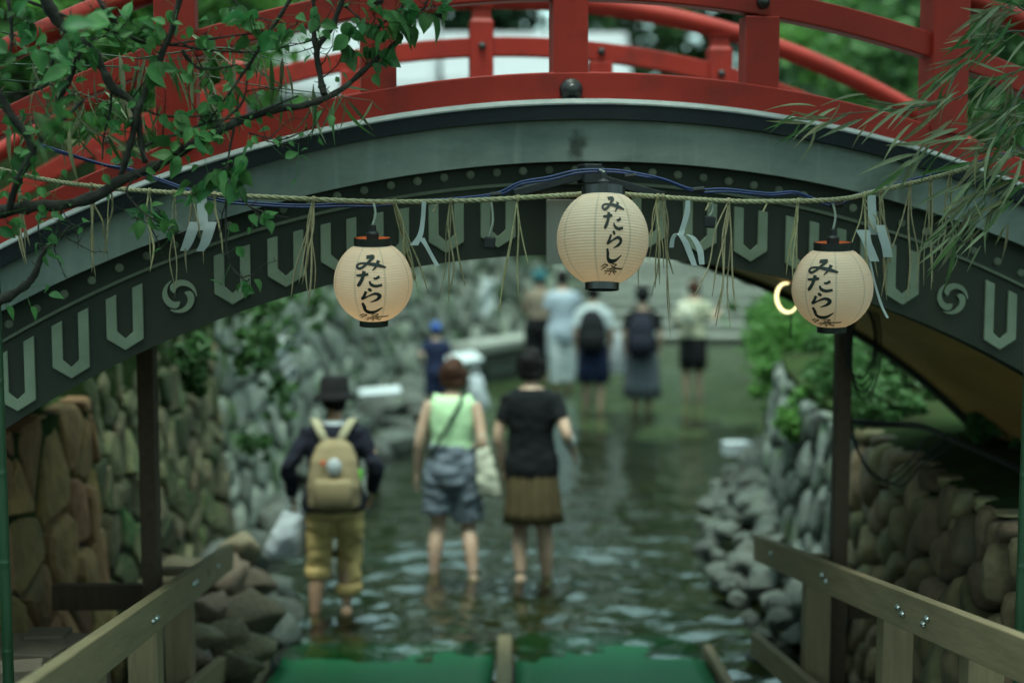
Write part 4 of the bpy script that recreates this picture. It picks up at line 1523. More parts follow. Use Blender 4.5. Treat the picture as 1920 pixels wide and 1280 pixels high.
def bamboo(label, X, Y, r, stems, per, seed, keys, lens=(0.8, 1.2), gx=-0.5, gz=-0.6, fan=0.55, maxn=290, tgw=0.9):
    t = empty('bamboo', (X, Y, BED), 0, label, 'bamboo', 'bamboo poles holding the rope')
    culm(t, X, Y, BED - .02, 4.3, r)
    rg_ = random.Random(seed)
    cnt = 0
    for st in stems:
        q_ = [Vector(p) for p in crom([tuple(at(*p)) for p in st], 8)]
        m_ = MB()
        m_.tube(q_, [0.0034 - 0.0022 * i / (len(q_) - 1) for i in range(len(q_))], 6)
        m_.build('stem', M['culm'], t, smooth=True)
        L_ = len(q_)
        for i in range(1, L_):
            f = i / L_
            for k in range(per):
                if cnt >= maxn or rg_.random() < 0.38:
                    continue
                tg = (q_[i] - q_[i - 1]).normalized()
                dv = (tg * tgw + Vector((gx + rg_.gauss(0, fan), rg_.gauss(0, .45), gz + rg_.gauss(0, fan)))).normalized()
                root = q_[i].lerp(q_[i - 1], rg_.random()) + Vector((rg_.gauss(0, .022), rg_.gauss(0, .03), rg_.gauss(0, .022)))
                up = Vector((rg_.uniform(-.7, .7), rg_.uniform(-1.2, -.2), rg_.uniform(-.3, .8))).normalized()
                xa = dv.cross(up).normalized()
                up = xa.cross(dv).normalized()
                Mx = Matrix((xa, dv, up)).transposed().to_4x4()
                Mx.translation = root
                key = rg_.choice(keys)
                put('leaf', rg_.choice(BLEAF[key]), None, t, matrix=Mx @ Matrix.Scale(rg_.uniform(*lens), 4))
                cnt += 1
    return t


rb = at(1921, 900, 4.85)
BAM_R = bamboo('bamboo pole with grey green drooping leaves at the right edge', rb.x, 4.85, 0.016,
       [[(1921, 130, 4.85), (1860, 150, 4.82), (1780, 190, 4.8), (1680, 205, 4.8), (1570, 215, 4.8), (1500, 225, 4.8)],
        [(1921, 190, 4.85), (1870, 215, 4.83), (1800, 250, 4.8), (1740, 290, 4.8), (1700, 320, 4.8)],
        [(1921, 60, 4.85), (1890, 60, 4.83), (1850, 80, 4.8), (1800, 130, 4.78), (1770, 180, 4.78)],
        [(1921, 280, 4.85), (1880, 300, 4.83), (1840, 350, 4.8), (1800, 410, 4.8), (1780, 450, 4.8)],
        [(1921, 330, 4.85), (1890, 350, 4.85), (1860, 400, 4.84), (1850, 450, 4.84)],
        [(1921, 160, 4.85), (1880, 230, 4.8), (1850, 300, 4.78), (1800, 340, 4.78)],
        [(1921, 20, 4.85), (1900, 10, 4.83), (1870, 20, 4.8), (1840, 60, 4.8)],
        [(1921, 230, 4.85), (1900, 240, 4.8), (1850, 270, 4.76), (1790, 300, 4.74), (1740, 330, 4.74)]],
       2, 51, ['bambooleaf', 'bambooleaf', 'bamboodry', 'bambooleafgreen'], (0.6, 1.15), -0.55, -0.45, 0.5, 298)
lb = at(3, 900, 4.9)
BAM_L = bamboo('bamboo pole with long hanging leaves at the left edge behind the plum branch', lb.x, 4.9, 0.019,
       [[(3, 60, 4.9), (120, 90, 5.1), (260, 110, 5.15), (380, 110, 5.15), (440, 118, 5.15)],
        [(3, 150, 4.9), (100, 160, 5.1), (200, 190, 5.15), (300, 200, 5.15)],
        [(260, 110, 5.15), (400, 90, 5.15), (470, 100, 5.15), (540, 120, 5.15)],
        [(3, 120, 4.9), (300, 130, 5.2), (480, 160, 5.2), (600, 175, 5.2), (700, 190, 5.2)],
        [(3, 230, 4.9), (60, 215, 5.1), (130, 230, 5.1), (200, 260, 5.1)]],
       2, 53, ['bambooleafgreen', 'bamboodry', 'bambooleaf', 'bamboodry'], (0.6, 1.25), 0.0, -1.2, 0.55, 190, 0.15)

# ------------------------------------------------------------------ timber posts, handrails, ramp
def timber(parent, name, a, b_, w, h, mt=None, up=(0, 0, 1), bevel=0.004):
    m_ = MB()
    a, b_ = Vector(a), Vector(b_)
    L_ = (b_ - a).length
    d_ = (b_ - a).normalized()
    sd_ = d_.cross(Vector(up)).normalized()
    u_ = sd_.cross(d_).normalized()
    Mx = Matrix((sd_, d_, u_)).transposed().to_4x4()
    Mx.translation = (a + b_) / 2
    m_.box((0, 0, 0), (w, L_, h))
    me = m_.mesh(name)
    o_ = put(name, me, mt or M['timber'], parent, matrix=Mx)
    bv = o_.modifiers.new('bevel', 'BEVEL')
    bv.width = bevel
    bv.segments = 2
    return o_


def bolt(parent, p):
    m_ = MB()
    p = Vector(p)
    m_.rings([[p + Vector((r * math.cos(j * math.pi / 4), dy, r * math.sin(j * math.pi / 4))) for j in range(8)] for r, dy in ((0.014, 0.004), (0.014, -0.003), (0.008, -0.004), (0.008, -0.013), (0.004, -0.016))])
    m_.build('bolt', M['steel'], parent, smooth=False)


HL = empty('handrail', (-1.4, 6.0, BED), 0, 'pale timber handrail on posts down the left side of the ramp', 'handrail', 'timber handrails of the ramp')
a, b_ = at(430, 1042, 7.6), at(95, 1292, 3.85)
a2 = a.lerp(b_, 1.25)
timber(HL, 'top_rail', a, a2, 0.045, 0.135)
dirl = (a2 - a)
a3, b3 = at(430, 1240, 7.4), at(300, 1350, 5.6)
timber(HL, 'lower_rail', a3, b3, 0.045, 0.12)
for f, w_ in ((0.30, 0.12), (0.52, 0.12), (0.80, 0.12)):
    p = a.lerp(b_, f) + Vector((-0.085, 0, -0.02))
    timber(HL, 'post', (p.x, p.y, BED), (p.x, p.y, p.z), w_, 0.1, up=(0, 1, 0))
for f in (0.16, 0.34, 0.36, 0.60, 0.62):
    p = a.lerp(b_, f) + Vector((0.026, 0, rg.uniform(-.02, .02)))
    bolt(HL, p + Vector((0.0, -0.03, 0)))
HR = empty('handrail', (1.4, 6.0, BED), 0, 'pale timber handrail on posts down the right side of the ramp', 'handrail', 'timber handrails of the ramp')
a, b_ = at(1420, 1026, 7.6), at(1905, 1228, 4.15)
a2 = a.lerp(b_, 1.2)
timber(HR, 'top_rail', a, a2, 0.045, 0.135)
a3, b3 = at(1415, 1206, 7.4), at(1640, 1400, 5.6)
timber(HR, 'lower_rail', a3, b3, 0.045, 0.12)
for f, w_ in ((0.26, 0.12), (0.60, 0.12), (0.86, 0.12)):
    p = a.lerp(b_, f) + Vector((0.085, 0, -0.02))
    timber(HR, 'post', (p.x, p.y, BED), (p.x, p.y, p.z), w_, 0.1, up=(0, 1, 0))
for f in (0.12, 0.40, 0.42, 0.70, 0.715, 0.78, 0.79):
    p = a.lerp(b_, f) + Vector((-0.026, 0, rg.uniform(-.02, .02)))
    bolt(HR, p + Vector((0.0, -0.03, 0)))

for (lab, px0, px1, D, ztop, bx0, bx1, by, sx_) in (('tall dark timber post standing under the left end of the bridge', 265, 297, 6.5, 2.28, 100, 275, 1118, -1),
                                                   ('tall dark timber post under the bridge behind the right lantern', 1561, 1590, 6.8, 2.36, 1570, 1890, 1135, 1)):
    pa = at(px0, 900, D)
    pb = at(px1, 900, D)
    xc = (pa.x + pb.x) / 2
    T = empty('timber_post', (xc, D, BED), 0, lab, 'timber post', 'dark posts under the bridge')
    timber(T, 'upright', (xc, D, BED), (xc, D, ztop), (pb.x - pa.x) * 0.95, 0.09, M['darktimber'], up=(0, 1, 0))
    p0, p1 = at(bx0, by, D + 0.12), at(bx1, by, D + 0.12)
    timber(T, 'cross_brace', p0, p1, 0.05, 0.12, M['darktimber'])
    q0, q1 = (at(297, 1070, D + .2), at(395, 1070, D + .2)) if sx_ < 0 else (at(1500, 1045, D + .2), at(1562, 1045, D + .2))
    timber(T, 'short_brace', q0, q1, 0.06, 0.035, M['timber'])

# ramp with two green mats sliding into the water
def ramp_pt(x, y):
    return Vector((x, y, (8.36 - y) * 0.075))


for (lab, x0, x1, y1) in (('green rubber mat on the left half of the ramp', -1.36, -0.11, 8.7), ('green rubber mat on the right half of the ramp', 0.02, 1.13, 8.95)):
    mb = MB()
    rs = []
    for i in range(21):
        y = y1 - (y1 - 5.0) * i / 20
        rs.append([ramp_pt(x0 + (x1 - x0) * j / 12, y) + Vector((0, 0, 0.012 * noise.noise(Vector((x0 + j * .2, y * 2, 0))))) for j in range(13)])
    mb.rings(rs, cap=False, closed=False)
    o = mb.build('rubber_mat', M['greenmat'], smooth=True)
    sd_ = o.modifiers.new('s', 'SOLIDIFY')
    sd_.thickness = 0.012
    tag(o, lab, 'mat', 'green mats on the ramp')
RAMP = empty('ramp', (0, 7, BED), 0, 'timber ramp frame under the green mats at the water edge', 'ramp')
for x, w_, y1 in ((-1.41, 0.05, 8.2), (-0.045, 0.085, 8.65), (1.17, 0.05, 8.4)):
    timber(RAMP, 'batten', ramp_pt(x, y1) + Vector((0, 0, .03)), ramp_pt(x, 5.0) + Vector((0, 0, .03)), w_, 0.06)
mb = MB()
mb.rings([[ramp_pt(x, y) + Vector((0, 0, -0.03 - dz)) for x in (-1.43, 1.19)] + [ramp_pt(x, y) + Vector((0, 0, -0.06 - dz)) for x in (1.19, -1.43)] for y, dz in ((8.1, 0), (5.0, 0))])
mb.build('ramp_board', M['darktimber'], RAMP)

rg = random.Random(3)
for i, (px, py, D) in enumerate(((75, 1235, 5.6), (90, 1200, 5.9), (35, 1265, 5.2))):
    mb = MB()
    mb.box(at(px, py, D), (0.17, 0.14, 0.08), Matrix.Rotation(R_(12 * i - 10), 3, 'Z'))
    o = mb.build('paving_block', M['block'], bevel=0.006)
    tag(o, ('brown paving block at the lower left, middle of the pile', 'brown paving block at the lower left, top of the pile', 'brown paving block at the lower left, nearest the frame corner')[i], 'block', 'stacked blocks by the left rail')
mb = MB()
pb = at(70, 1300, 5.6)
mb.box((pb.x - .05, 5.6, pb.z / 2 + 0.1), (0.5, 0.7, pb.z + 0.1))
tag(mb.build('stone_plinth', M['block'], bevel=0.02), 'rough brown plinth under the paving blocks at the lower left', 'plinth')

# ------------------------------------------------------------------ small electrics on the right
mb = MB()
cpt = at(1476, 558, 6.9)
pts, rr = [], []
for i in range(25):
    a = R_(75 + 250 * i / 24)
    pts.append(cpt + Vector((0.060 * math.cos(a) * 0.85, 0.03 * math.sin(a), 0.068 * math.sin(a))))
    rr.append(0.0095 - 0.0055 * abs(i / 12 - 1) ** 2)
RL = empty('ring_lamp', cpt, 0, 'glowing yellow ring lamp hanging left of the right lantern', 'lamp')
mb.tube(pts, rr, 10)
mb.build('lamp_tube', M['lamp'], RL, smooth=True)
mb = MB()
pts = []
for i in range(9):
    a = R_(-35 + 110 * i / 8)
    pts.append(cpt + Vector((0.060 * math.cos(a) * 0.85, 0.03 * math.sin(a), 0.068 * math.sin(a))))
mb.tube(pts, 0.009, 10)
mb.build('lamp_fitting', M['darktimber'], RL, smooth=True)
mb = MB()
mb.tube([cpt + Vector((0.02, 0, -.07)), cpt + Vector((0.02, 0, -.2))], 0.004, 6)
mb.tube([cpt + Vector((0.06, 0, .0)), cpt + Vector((0.20, 0, .01))], 0.008, 6)
mb.build('lamp_bracket', M['iron'], RL)

mb = MB()
rg = random.Random(77)
for k in range(4):
    c0 = at(1612, 640 + k * 6, 6.7)
    pts = []
    for i in range(25):
        a = 2 * math.pi * i / 24
        pts.append(c0 + Vector((0.07 * math.cos(a) + .01 * k, 0.02 * math.sin(a + k), (0.17 + .02 * k) * math.sin(a))))
    mb.tube(pts, 0.004, 6)
tag(mb.build('cable_coil', M['blackplastic'], smooth=True), 'coil of thin black cable hung on the right timber post', 'cable coil')
mb = MB()
q_ = [at(*p) for p in ((1590, 790, 7.6), (1660, 795, 7.5), (1730, 800, 7.3), (1800, 830, 6.9), (1870, 860, 6.6), (1950, 900, 6.3))]
mb.tube([Vector(p) for p in crom([tuple(p) for p in q_], 8)], 0.016, 8)
tag(mb.build('black_conduit', M['blackplastic'], smooth=True), 'thick black cable lying along the top of the right stone wall', 'cable')
for k in range(3):
    mb = MB()
    q_ = [at(*p) for p in ((1592, 770 + 20 * k, 7.2), (1610 + 10 * k, 850 + 15 * k, 7.2), (1650 + 20 * k, 900 + 5 * k, 7.1), (1700 + 15 * k, 870, 7.0), (1730 + 30 * k, 830, 7.0), (1760 + 20 * k, 810, 6.95))]
    mb.tube([Vector(p) for p in crom([tuple(p) for p in q_], 8)], 0.0045, 6)
    tag(mb.build('loose_wire', M['blackplastic'], smooth=True), 'loose thin black wire sagging over the right stone wall', 'wire', 'loose wires on the right wall')

# white boards, paper banners and a folded sheet
def flat_sign(label, c, sx_, sy_, sz_, rot, mt, cat, name):
    m_ = MB()
    m_.box((0, 0, 0), (sx_, sy_, sz_))
    o_ = put(name, m_.mesh(name), mt, matrix=Matrix.Translation(Vector(c)) @ rot.to_4x4())
    bv = o_.modifiers.new('b', 'BEVEL')
    bv.width = 0.004
    return tag(o_, label, cat)


flat_sign('white tray lying on the stone ledge behind the child in the blue cap', at(866, 672, 21.0), 0.52, 0.4, 0.05, Matrix.Rotation(R_(14), 3, 'X') @ Matrix.Rotation(R_(25), 3, 'Z'), M['whitecloth'], 'tray', 'white_tray')
flat_sign('white board lying on dark boulders behind the man in the hat', at(712, 734, 17.0), 0.5, 0.22, 0.04, Matrix.Rotation(R_(12), 3, 'X') @ Matrix.Rotation(R_(15), 3, 'Z'), M['whitecloth'], 'board', 'white_board')
flat_sign('white plastic box on the boulders at the right bank', at(1381, 840, 14.3), 0.26, 0.2, 0.13, Matrix.Rotation(R_(12), 3, 'Z'), M['whitecloth'], 'box', 'white_box')


def banner(label, px, y0, y1, wpx, D):
    m_ = MB()
    rs = []
    hw = wpx / 2 * D / F_PX
    for i in range(13):
        c_ = at(px + 3 * math.sin(i), y0 + (y1 - y0) * i / 12, D)
        rs.append([c_ + Vector((hw * (-1 + 2 * j / 6), 0.04 * math.sin(i * .7 + j), 0)) for j in range(7)])
    m_.rings(rs, cap=False, closed=False)
    o_ = m_.build('paper_banner', M['paperwhite'], smooth=True)
    s_ = o_.modifiers.new('s', 'SOLIDIFY')
    s_.thickness = 0.004
    return tag(o_, label, 'banner', 'white banners on the far wall')


banner('white paper banner hung high on the tall left wall, nearer one', 533, 632, 690, 24, 12.3)
banner('small white paper banner hung under another on the tall left wall', 545, 684, 722, 18, 12.6)
banner('long white paper banner hung on the far curved wall left of the group', 914, 524, 594, 28, 23.0)
#@@PROPS_END

# ------------------------------------------------------------------ trees, shrubs, ferns
def crown_mesh(name, blobs, n, size, seed, hang=0.0):
    """leaf clumps: many small bent leaf faces spread through lumpy volumes, with gaps"""
    rg_ = random.Random(seed)
    vs_, fs_ = [], []
    tot = sum(b_[1][0] * b_[1][1] * b_[1][2] for b_ in blobs)
    for (c_, r_) in blobs:
        k_ = int(n * r_[0] * r_[1] * r_[2] / tot) + 1
        # sub clumps
        subs = []
        for i in range(max(5, k_ // 60)):
            d_ = Vector((rg_.gauss(0, 1), rg_.gauss(0, 1), rg_.gauss(0, 1))).normalized() * rg_.uniform(0.35, 1.0) ** 0.5
            subs.append((Vector((c_[0] + d_.x * r_[0], c_[1] + d_.y * r_[1], c_[2] + d_.z * r_[2])), rg_.uniform(.16, .34) * min(r_)))
        for i in range(k_):
            p0, rr_ = rg_.choice(subs)
            p = p0 + Vector((rg_.gauss(0, rr_), rg_.gauss(0, rr_), rg_.gauss(0, rr_ * .8)))
            s_ = size * rg_.uniform(.6, 1.3)
            a = Vector((rg_.gauss(0, 1), rg_.gauss(0, 1), rg_.gauss(0, .6) - hang)).normalized()
            b2 = a.cross(Vector((rg_.gauss(0, 1), rg_.gauss(0, 1), rg_.gauss(0, 1)))).normalized()
            k = len(vs_)
            nb = a.cross(b2) * s_ * .15
            vs_ += [p - a * s_ * .5, p + b2 * s_ * .28 + nb, p + a * s_ * .5, p - b2 * s_ * .28 + nb]
            fs_.append((k, k + 1, k + 2, k + 3))
    me = bpy.data.meshes.new(name)
    me.from_pydata([tuple(v) for v in vs_], [], fs_)
    return me


def tree(label, X, Y, z0, h, blobs, n, size, mt, seed, tr=0.16, name='broadleaf_tree', cat='tree', group='trees beyond the bridge'):
    t = empty(name, (X, Y, z0), 0, label, cat, group)
    m_ = MB()
    rg_ = random.Random(seed)
    top = Vector((X + rg_.uniform(-.3, .3), Y, z0 + h * .75))
    m_.tube([Vector(p) for p in crom([(X, Y, z0 - .2), (X + rg_.uniform(-.1, .1), Y, z0 + h * .3), tuple(top)], 6)], [tr * (1.25 - 1.0 * i / 12) for i in range(13)], 9)
    m_.build('trunk', M['trunk'], t, smooth=True)
    for (c_, r_) in blobs:
        m_ = MB()
        st = Vector((X, Y, z0 + h * rg_.uniform(.3, .5)))
        m_.tube([Vector(p) for p in crom([tuple(st), tuple(st.lerp(Vector(c_), .5) + Vector((0, 0, .15))), tuple(c_)], 5)], [tr * .5 * (1 - .085 * i) for i in range(11)], 7)
        m_.build('limb', M['trunk'], t, smooth=True)
    put('crown', crown_mesh('crown', blobs, n, size, seed), mt, t)
    return t


rg = random.Random(101)
tl = ['dark evergreen tree behind the far bank, %s', 'mid green leafy tree behind the far bank, %s']
where = ['leftmost of the back row', 'second from the left in the back row', 'third from the left in the back row', 'fourth from the left in the back row', 'middle of the back row',
         'fourth from the right in the back row', 'third from the right in the back row', 'second from the right in the back row', 'rightmost of the back row']
for i in range(9):
    X = -17 + i * 4.3 + rg.uniform(-.5, .5)
    Y = 43 + rg.uniform(-1.5, 2.5)
    bl = [((X + rg.uniform(-1, 1), Y + rg.uniform(-1, 1), 2.4 + k * 1.9), (2.7 - k * .08, 2.0, 1.6)) for k in range(9)]
    tree(tl[i % 2] % where[i], X, Y, 1.2, 15, bl, 13000, 0.46, M['foliagedark'] if i % 2 == 0 else M['foliage'], 200 + i, 0.24)
# nearer trees right and left of the bridge
spec = [(6.4, 16.5, 1.5, 5.5, M['foliage'], 'leafy green tree behind the bridge railing on the far right'), (5.9, 20.5, 1.5, 6, M['foliagebright'], 'bright green hanging tree behind the right part of the railing'),
        (8.2, 29.5, 1.4, 6.2, M['foliagedark'], 'dark tree behind the white tents to the right'), (10.0, 22, 1.5, 7, M['foliagedark'], 'dark tree beyond the right edge of the railing'),
        (-4.6, 13.5, 3.1, 4.2, M['foliagebright'], 'bright green tree on the bank behind the plum branch'), (-7.6, 17, 3.2, 5, M['foliage'], 'mid green tree on the high bank at the far left'), (-5.4, 20.5, 3.1, 4.2, M['foliagebright'], 'light green tree on the bank above the curved wall'),
        (-8.2, 26, 3.1, 6, M['foliage'], 'tall green tree on the left bank left of the tents')]
for i, (X, Y, z0, h, mt, lab) in enumerate(spec):
    bl = [((X + rg.uniform(-.8, .8), Y + rg.uniform(-.6, .6), z0 + 0.7 + k * h / 5.2), (1.5, 1.2, .95)) for k in range(5)] + [((X + dx, Y, z0 + h * .5), (1.1, 1, .9)) for dx in (-1.5, 1.5)]
    tree(lab, X, Y, z0, h, bl, 7000, 0.24, mt, 300 + i, 0.12, group='trees on the banks')
for i, (px, py, D, r_, mt, lab) in enumerate(((1500, 690, 12.6, .34, M['foliagebright'], 'bright green bush on top of the right wall beside the timber post'), (1530, 640, 13.2, .5, M['foliagebright'], 'green bush behind the right timber post'), (1475, 630, 14.2, .3, M['foliagebright'], 'small green bush at the end of the right wall'),
                                             (1640, 700, 10.0, .34, M['foliage'], 'green plant right of the timber post under the bridge'), (1535, 585, 15.0, .45, M['foliage'], 'leafy shrub under the arch right of the steps'), (1640, 770, 8.8, .16, M['foliage'], 'low weeds on top of the right wall under the bridge'), (1520, 770, 10.4, .2, M['foliagebright'], 'small fern growing out of the right wall'))):
    p = at(px, py, D)
    t = empty('bush', (p.x, p.y, p.z - r_), 0, lab, 'bush', 'bushes on the right bank')
    bl = [((p.x + rg.uniform(-.3, .3) * r_, p.y, p.z + rg.uniform(-.2, .2) * r_), (r_, r_, r_ * .9)), ((p.x - .6 * r_, p.y - .2, p.z - .3 * r_), (r_ * .7, r_ * .6, r_ * .6)), ((p.x + .6 * r_, p.y, p.z + .3 * r_), (r_ * .6, r_ * .6, r_ * .6))]
    put('foliage', crown_mesh('foliage', bl, 2200, 0.085, 400 + i), mt, t)
    m_ = MB()
    for k in range(6):
        m_.tube([(p.x + .02 * k, p.y, max(1.2, p.z - r_ * 1.3)), (p.x + rg.uniform(-.2, .2), p.y, p.z), (p.x + rg.uniform(-.5, .5) * r_, p.y + rg.uniform(-.2, .2), p.z + .6 * r_)], [.012, .008, .004], 6)
    m_.build('stems', M['trunk'], t)
for i, (px, py, D, r_) in enumerate(((470, 600, 9.6, .22), (488, 690, 10.4, .2), (440, 650, 9.3, .14), (468, 800, 10.2, .2), (500, 560, 10.2, .3), (340, 655, 8.3, .16), (580, 540, 12.5, .3), (520, 740, 11.6, .16), (345, 700, 8.4, .1))):
    p = at(px, py, D)
    t = empty('fern', tuple(p), 0, ['feathery fern high on the left wall under the arch', 'green fern halfway up the left wall', 'small fern near the top of the left wall', 'low fern on the left wall beside the man', 'wide fern under the arch on the left wall', 'ivy patch beside the left timber post',
                                    'leafy creeper on the wall below the left lantern', 'tuft of leaves under the banners on the left wall', 'tiny fern right of the left timber post'][i], 'fern', 'ferns growing on the left wall')
    put('fronds', crown_mesh('fronds', [((p.x + .05, p.y, p.z), (r_ * .5, r_, r_)), ((p.x + .08, p.y, p.z - r_ * .8), (r_ * .4, r_ * .6, r_ * .6))], 200, 0.075, 500 + i, .5), M['foliage'], t)
    m_ = MB()
    for k in range(5):
        m_.tube([p + Vector((-.12, 0, -.02)), p + Vector((0.02, rg.uniform(-.1, .1), .03)), p + Vector((.1, rg.uniform(-.15, .15), rg.uniform(-.2, .1)))], .004, 5)
    m_.build('stem', M['foliage'], t)

gc = crown_mesh('ground_cover', [((2.9 + (i % 4) * 1.0 + .2 * math.sin(i), 7.6 + (i // 4) * 0.95, 1.48), (.62, .62, .10 + .03 * (i % 3))) for i in range(40)], 16000, 0.10, 801)
tag(put('ground_cover', gc, M['foliage']), 'low leafy ground cover on the right bank', kind='stuff')
# unseen leaf crowns added above the plum and bamboo to shade the bridge front
bl = [((x, y, 5.6 + 0.5 * math.sin(x * 2 + y)), (1.5, 1.5, .7)) for x, y in ((-3.4, .5), (-3.2, 3.2), (-1.2, -1.2), (-1.0, 1.4), (-.9, 3.6), (-2.4, 5.0), (-3.6, -2.0), (-1.6, -3.6))]
put('crown', crown_mesh('crown', bl, 5200, 0.26, 700), M['foliage'], PLUM)  # leaf mass added above the view to block light from the bridge
m_ = MB()
m_.tube([Vector(q_) for q_ in crom([(-3.0, 4.6, -.2), (-3.05, 4.5, 1.4), (-2.9, 4.0, 3.2), (-2.4, 3.0, 4.6), (-1.4, 1.6, 5.6)], 6)], [.17 - .005 * i for i in range(25)], 10)
for e_ in ((-3.3, .4, 5.6), (-1.0, 3.6, 5.7), (-2.4, 5.0, 5.6), (-1.3, -1.2, 5.6), (-3.6, -2, 5.5)):
    m_.tube([Vector(q_) for q_ in crom([(-2.5, 3.1, 4.5), ((-2.5 + e_[0]) / 2, (3.1 + e_[1]) / 2, 5.2), e_], 5)], [.07 - .005 * i for i in range(11)], 8)
m_.build('trunk', M['bark'], PLUM, smooth=True)
for t_, x0, sd2 in ((BAM_R, 1, 701),):
    bl = [((x, y, 5.5 + 0.4 * math.sin(x * 2 + y)), (1.4, 1.4, .7)) for x, y in ((1.2, .6), (1.3, 3.3), (3.4, 1.6), (3.3, 4.2), (1.0, -1.8), (3.2, -1.2), (2.2, 5.0), (.4, 4.6), (1.4, -3.8))]
    put('crown', crown_mesh('crown', bl, 5600, 0.26, sd2, .3), M['bambooleafgreen'], t_)  # second out-of-view leaf mass, added for its shade on the bridge

# ------------------------------------------------------------------ white festival tents up on the far ground
def tent(label, X, Y, w, dpt, z_e, z_r, z0):
    t = empty('festival_tent', (X, Y, z0), 0, label, 'tent', 'white tents beyond the bridge')
    m_ = MB()
    n_ = 14
    for sgn in (-1, 1):
        rs = []
        for j in range(9):
            f = j / 8
            sag = -0.10 * math.sin(math.pi * f)
            rs.append([Vector((X - w / 2 + w * i / n_, Y + sgn * dpt / 2 * f, z_r + (z_e - z_r) * f + sag * (1 + .3 * math.sin(i * 1.7)))) for i in range(n_ + 1)])
        m_.rings(rs, cap=False, closed=False)
        m_.rings([[Vector((X - w / 2 + w * i / n_, Y + sgn * (dpt / 2 + .01), z_e)) for i in range(n_ + 1)], [Vector((X - w / 2 + w * i / n_, Y + sgn * (dpt / 2 + .015 + .02 * math.sin(i * 2.3)), z_e - .32)) for i in range(n_ + 1)]], cap=False, closed=False)
    o_ = m_.build('canopy', M['tent'], t, smooth=True)
    s_ = o_.modifiers.new('s', 'SOLIDIFY')
    s_.thickness = .01
    m_ = MB()
    for i in range(2):
        rs = []
        for j in range(5):
            rs.append([Vector((X + (-1, 1)[i] * (w / 2 - .02), Y - dpt / 2 + dpt * k / 8, z_e - (z_e - z0 - .25) * j / 4)) for k in range(9)])
        m_.rings(rs, cap=False, closed=False)
    rs = [[Vector((X - w / 2 + w * k / 12, Y + dpt / 2 - .05, z_e - (z_e - z0 - .25) * j / 4)) for k in range(13)] for j in range(5)]
    m_.rings(rs, cap=False, closed=False)
    o_ = m_.build('side_curtain', M['tent'], t, smooth=True)
    s_ = o_.modifiers.new('s', 'SOLIDIFY')
    s_.thickness = .008
    for x_ in (-w / 2, 0, w / 2):
        for y_ in (-dpt / 2, dpt / 2):
            m_ = MB()
            m_.tube([(X + x_, Y + y_, z0), (X + x_, Y + y_, z_e)], .03, 8)
            m_.build('pole', M['tentpole'], t, smooth=True)
    return t


tent('wide white festival tent seen through the middle of the bridge railing', at(990, 120, 34).x, 34, 4.6, 3.4, at(990, 150, 32.3).z, at(990, 62, 34).z, 1.25)
tent('white festival tent behind the plum branch left of the railing post', at(640, 100, 31).x, 31, 4.2, 3.2, at(640, 160, 29.4).z, at(640, 45, 31).z, 1.25)
tent('white festival tent at the far left behind leaves', at(60, 150, 38).x, 38, 4.0, 3.0, at(60, 190, 38).z, at(60, 120, 38).z, 1.25)

# ------------------------------------------------------------------ people
def remesh(o, voxel, it=3, wrinkle=0.0, seed=0):
    r = o.modifiers.new('r', 'REMESH')
    r.mode = 'VOXEL'
    r.voxel_size = voxel
    r.use_smooth_shade = True
    s_ = o.modifiers.new('s', 'SMOOTH')
    s_.iterations = it
    s_.factor = 0.5
    bake(o)
    if wrinkle:
        me = o.data
        nv = len(me.vertices)
        nor = [0.0] * nv * 3
        co = [0.0] * nv * 3
        me.vertices.foreach_get('co', co)
        me.vertices.foreach_get('normal', nor)
        for i in range(nv):
            x, y_, z = co[3 * i:3 * i + 3]
            d_ = wrinkle * (noise.noise(Vector((x * 11 + seed, y_ * 11, z * 17))) + .6 * noise.noise(Vector((x * 6, y_ * 6 + seed, z * 5))))
            co[3 * i] += nor[3 * i] * d_
            co[3 * i + 1] += nor[3 * i + 1] * d_
            co[3 * i + 2] += nor[3 * i + 2] * d_
        me.vertices.foreach_set('co', co)
    o.data.polygons.foreach_set('use_smooth', [True] * len(o.data.polygons))
    return o


def ell_rings(mb, rows, n=18, power=1.0):
    mb.rings([[(cx + rx * math.cos(2 * math.pi * j / n), cy + ry * math.sin(2 * math.pi * j / n), z) for j in range(n)] for (z, rx, ry, cx, cy) in rows])


def limb(mb, pts, rad, k=5, n=12):
    q_ = crom([(*p, r) for p, r in zip(pts, rad)], k)
    mb.tube([Vector(p[:3]) for p in q_], [max(.004, p[3]) for p in q_], n)


def hand(mb, wrist, d_, side, s):
    """palm, four fingers and thumb hanging along d_"""
    d_ = Vector(d_).normalized()
    w = Vector(wrist)
    fwd = Vector((0, 1, 0))
    fwd = (fwd - d_ * fwd.dot(d_)).normalized()       # across the palm
    inn = d_.cross(fwd).normalized() * (1 if side < 0 else -1)
    pw = w + d_ * .045 * s
    for k in range(3):
        o_ = (k - 1) * .022 * s
        limb(mb, [w + fwd * o_ * .5, pw + fwd * o_, w + d_ * .088 * s + fwd * o_ * 1.1], [.016 * s, .015 * s, .013 * s], 3, 8)
    for k, ln in enumerate((.060, .072, .067, .052)):
        o_ = (1.5 - k) * .0215 * s
        r0 = w + d_ * .085 * s + fwd * o_
        limb(mb, [r0, r0 + d_ * ln * .5 * s + inn * .006 * s, r0 + d_ * ln * .95 * s + inn * .022 * s], [.0095 * s, .0088 * s, .007 * s], 3, 7)
    r0 = w + d_ * .028 * s + fwd * .028 * s
    limb(mb, [r0, r0 + d_ * .03 * s + fwd * .024 * s, r0 + d_ * .062 * s + fwd * .03 * s + inn * .008 * s], [.012 * s, .0105 * s, .008 * s], 3, 7)


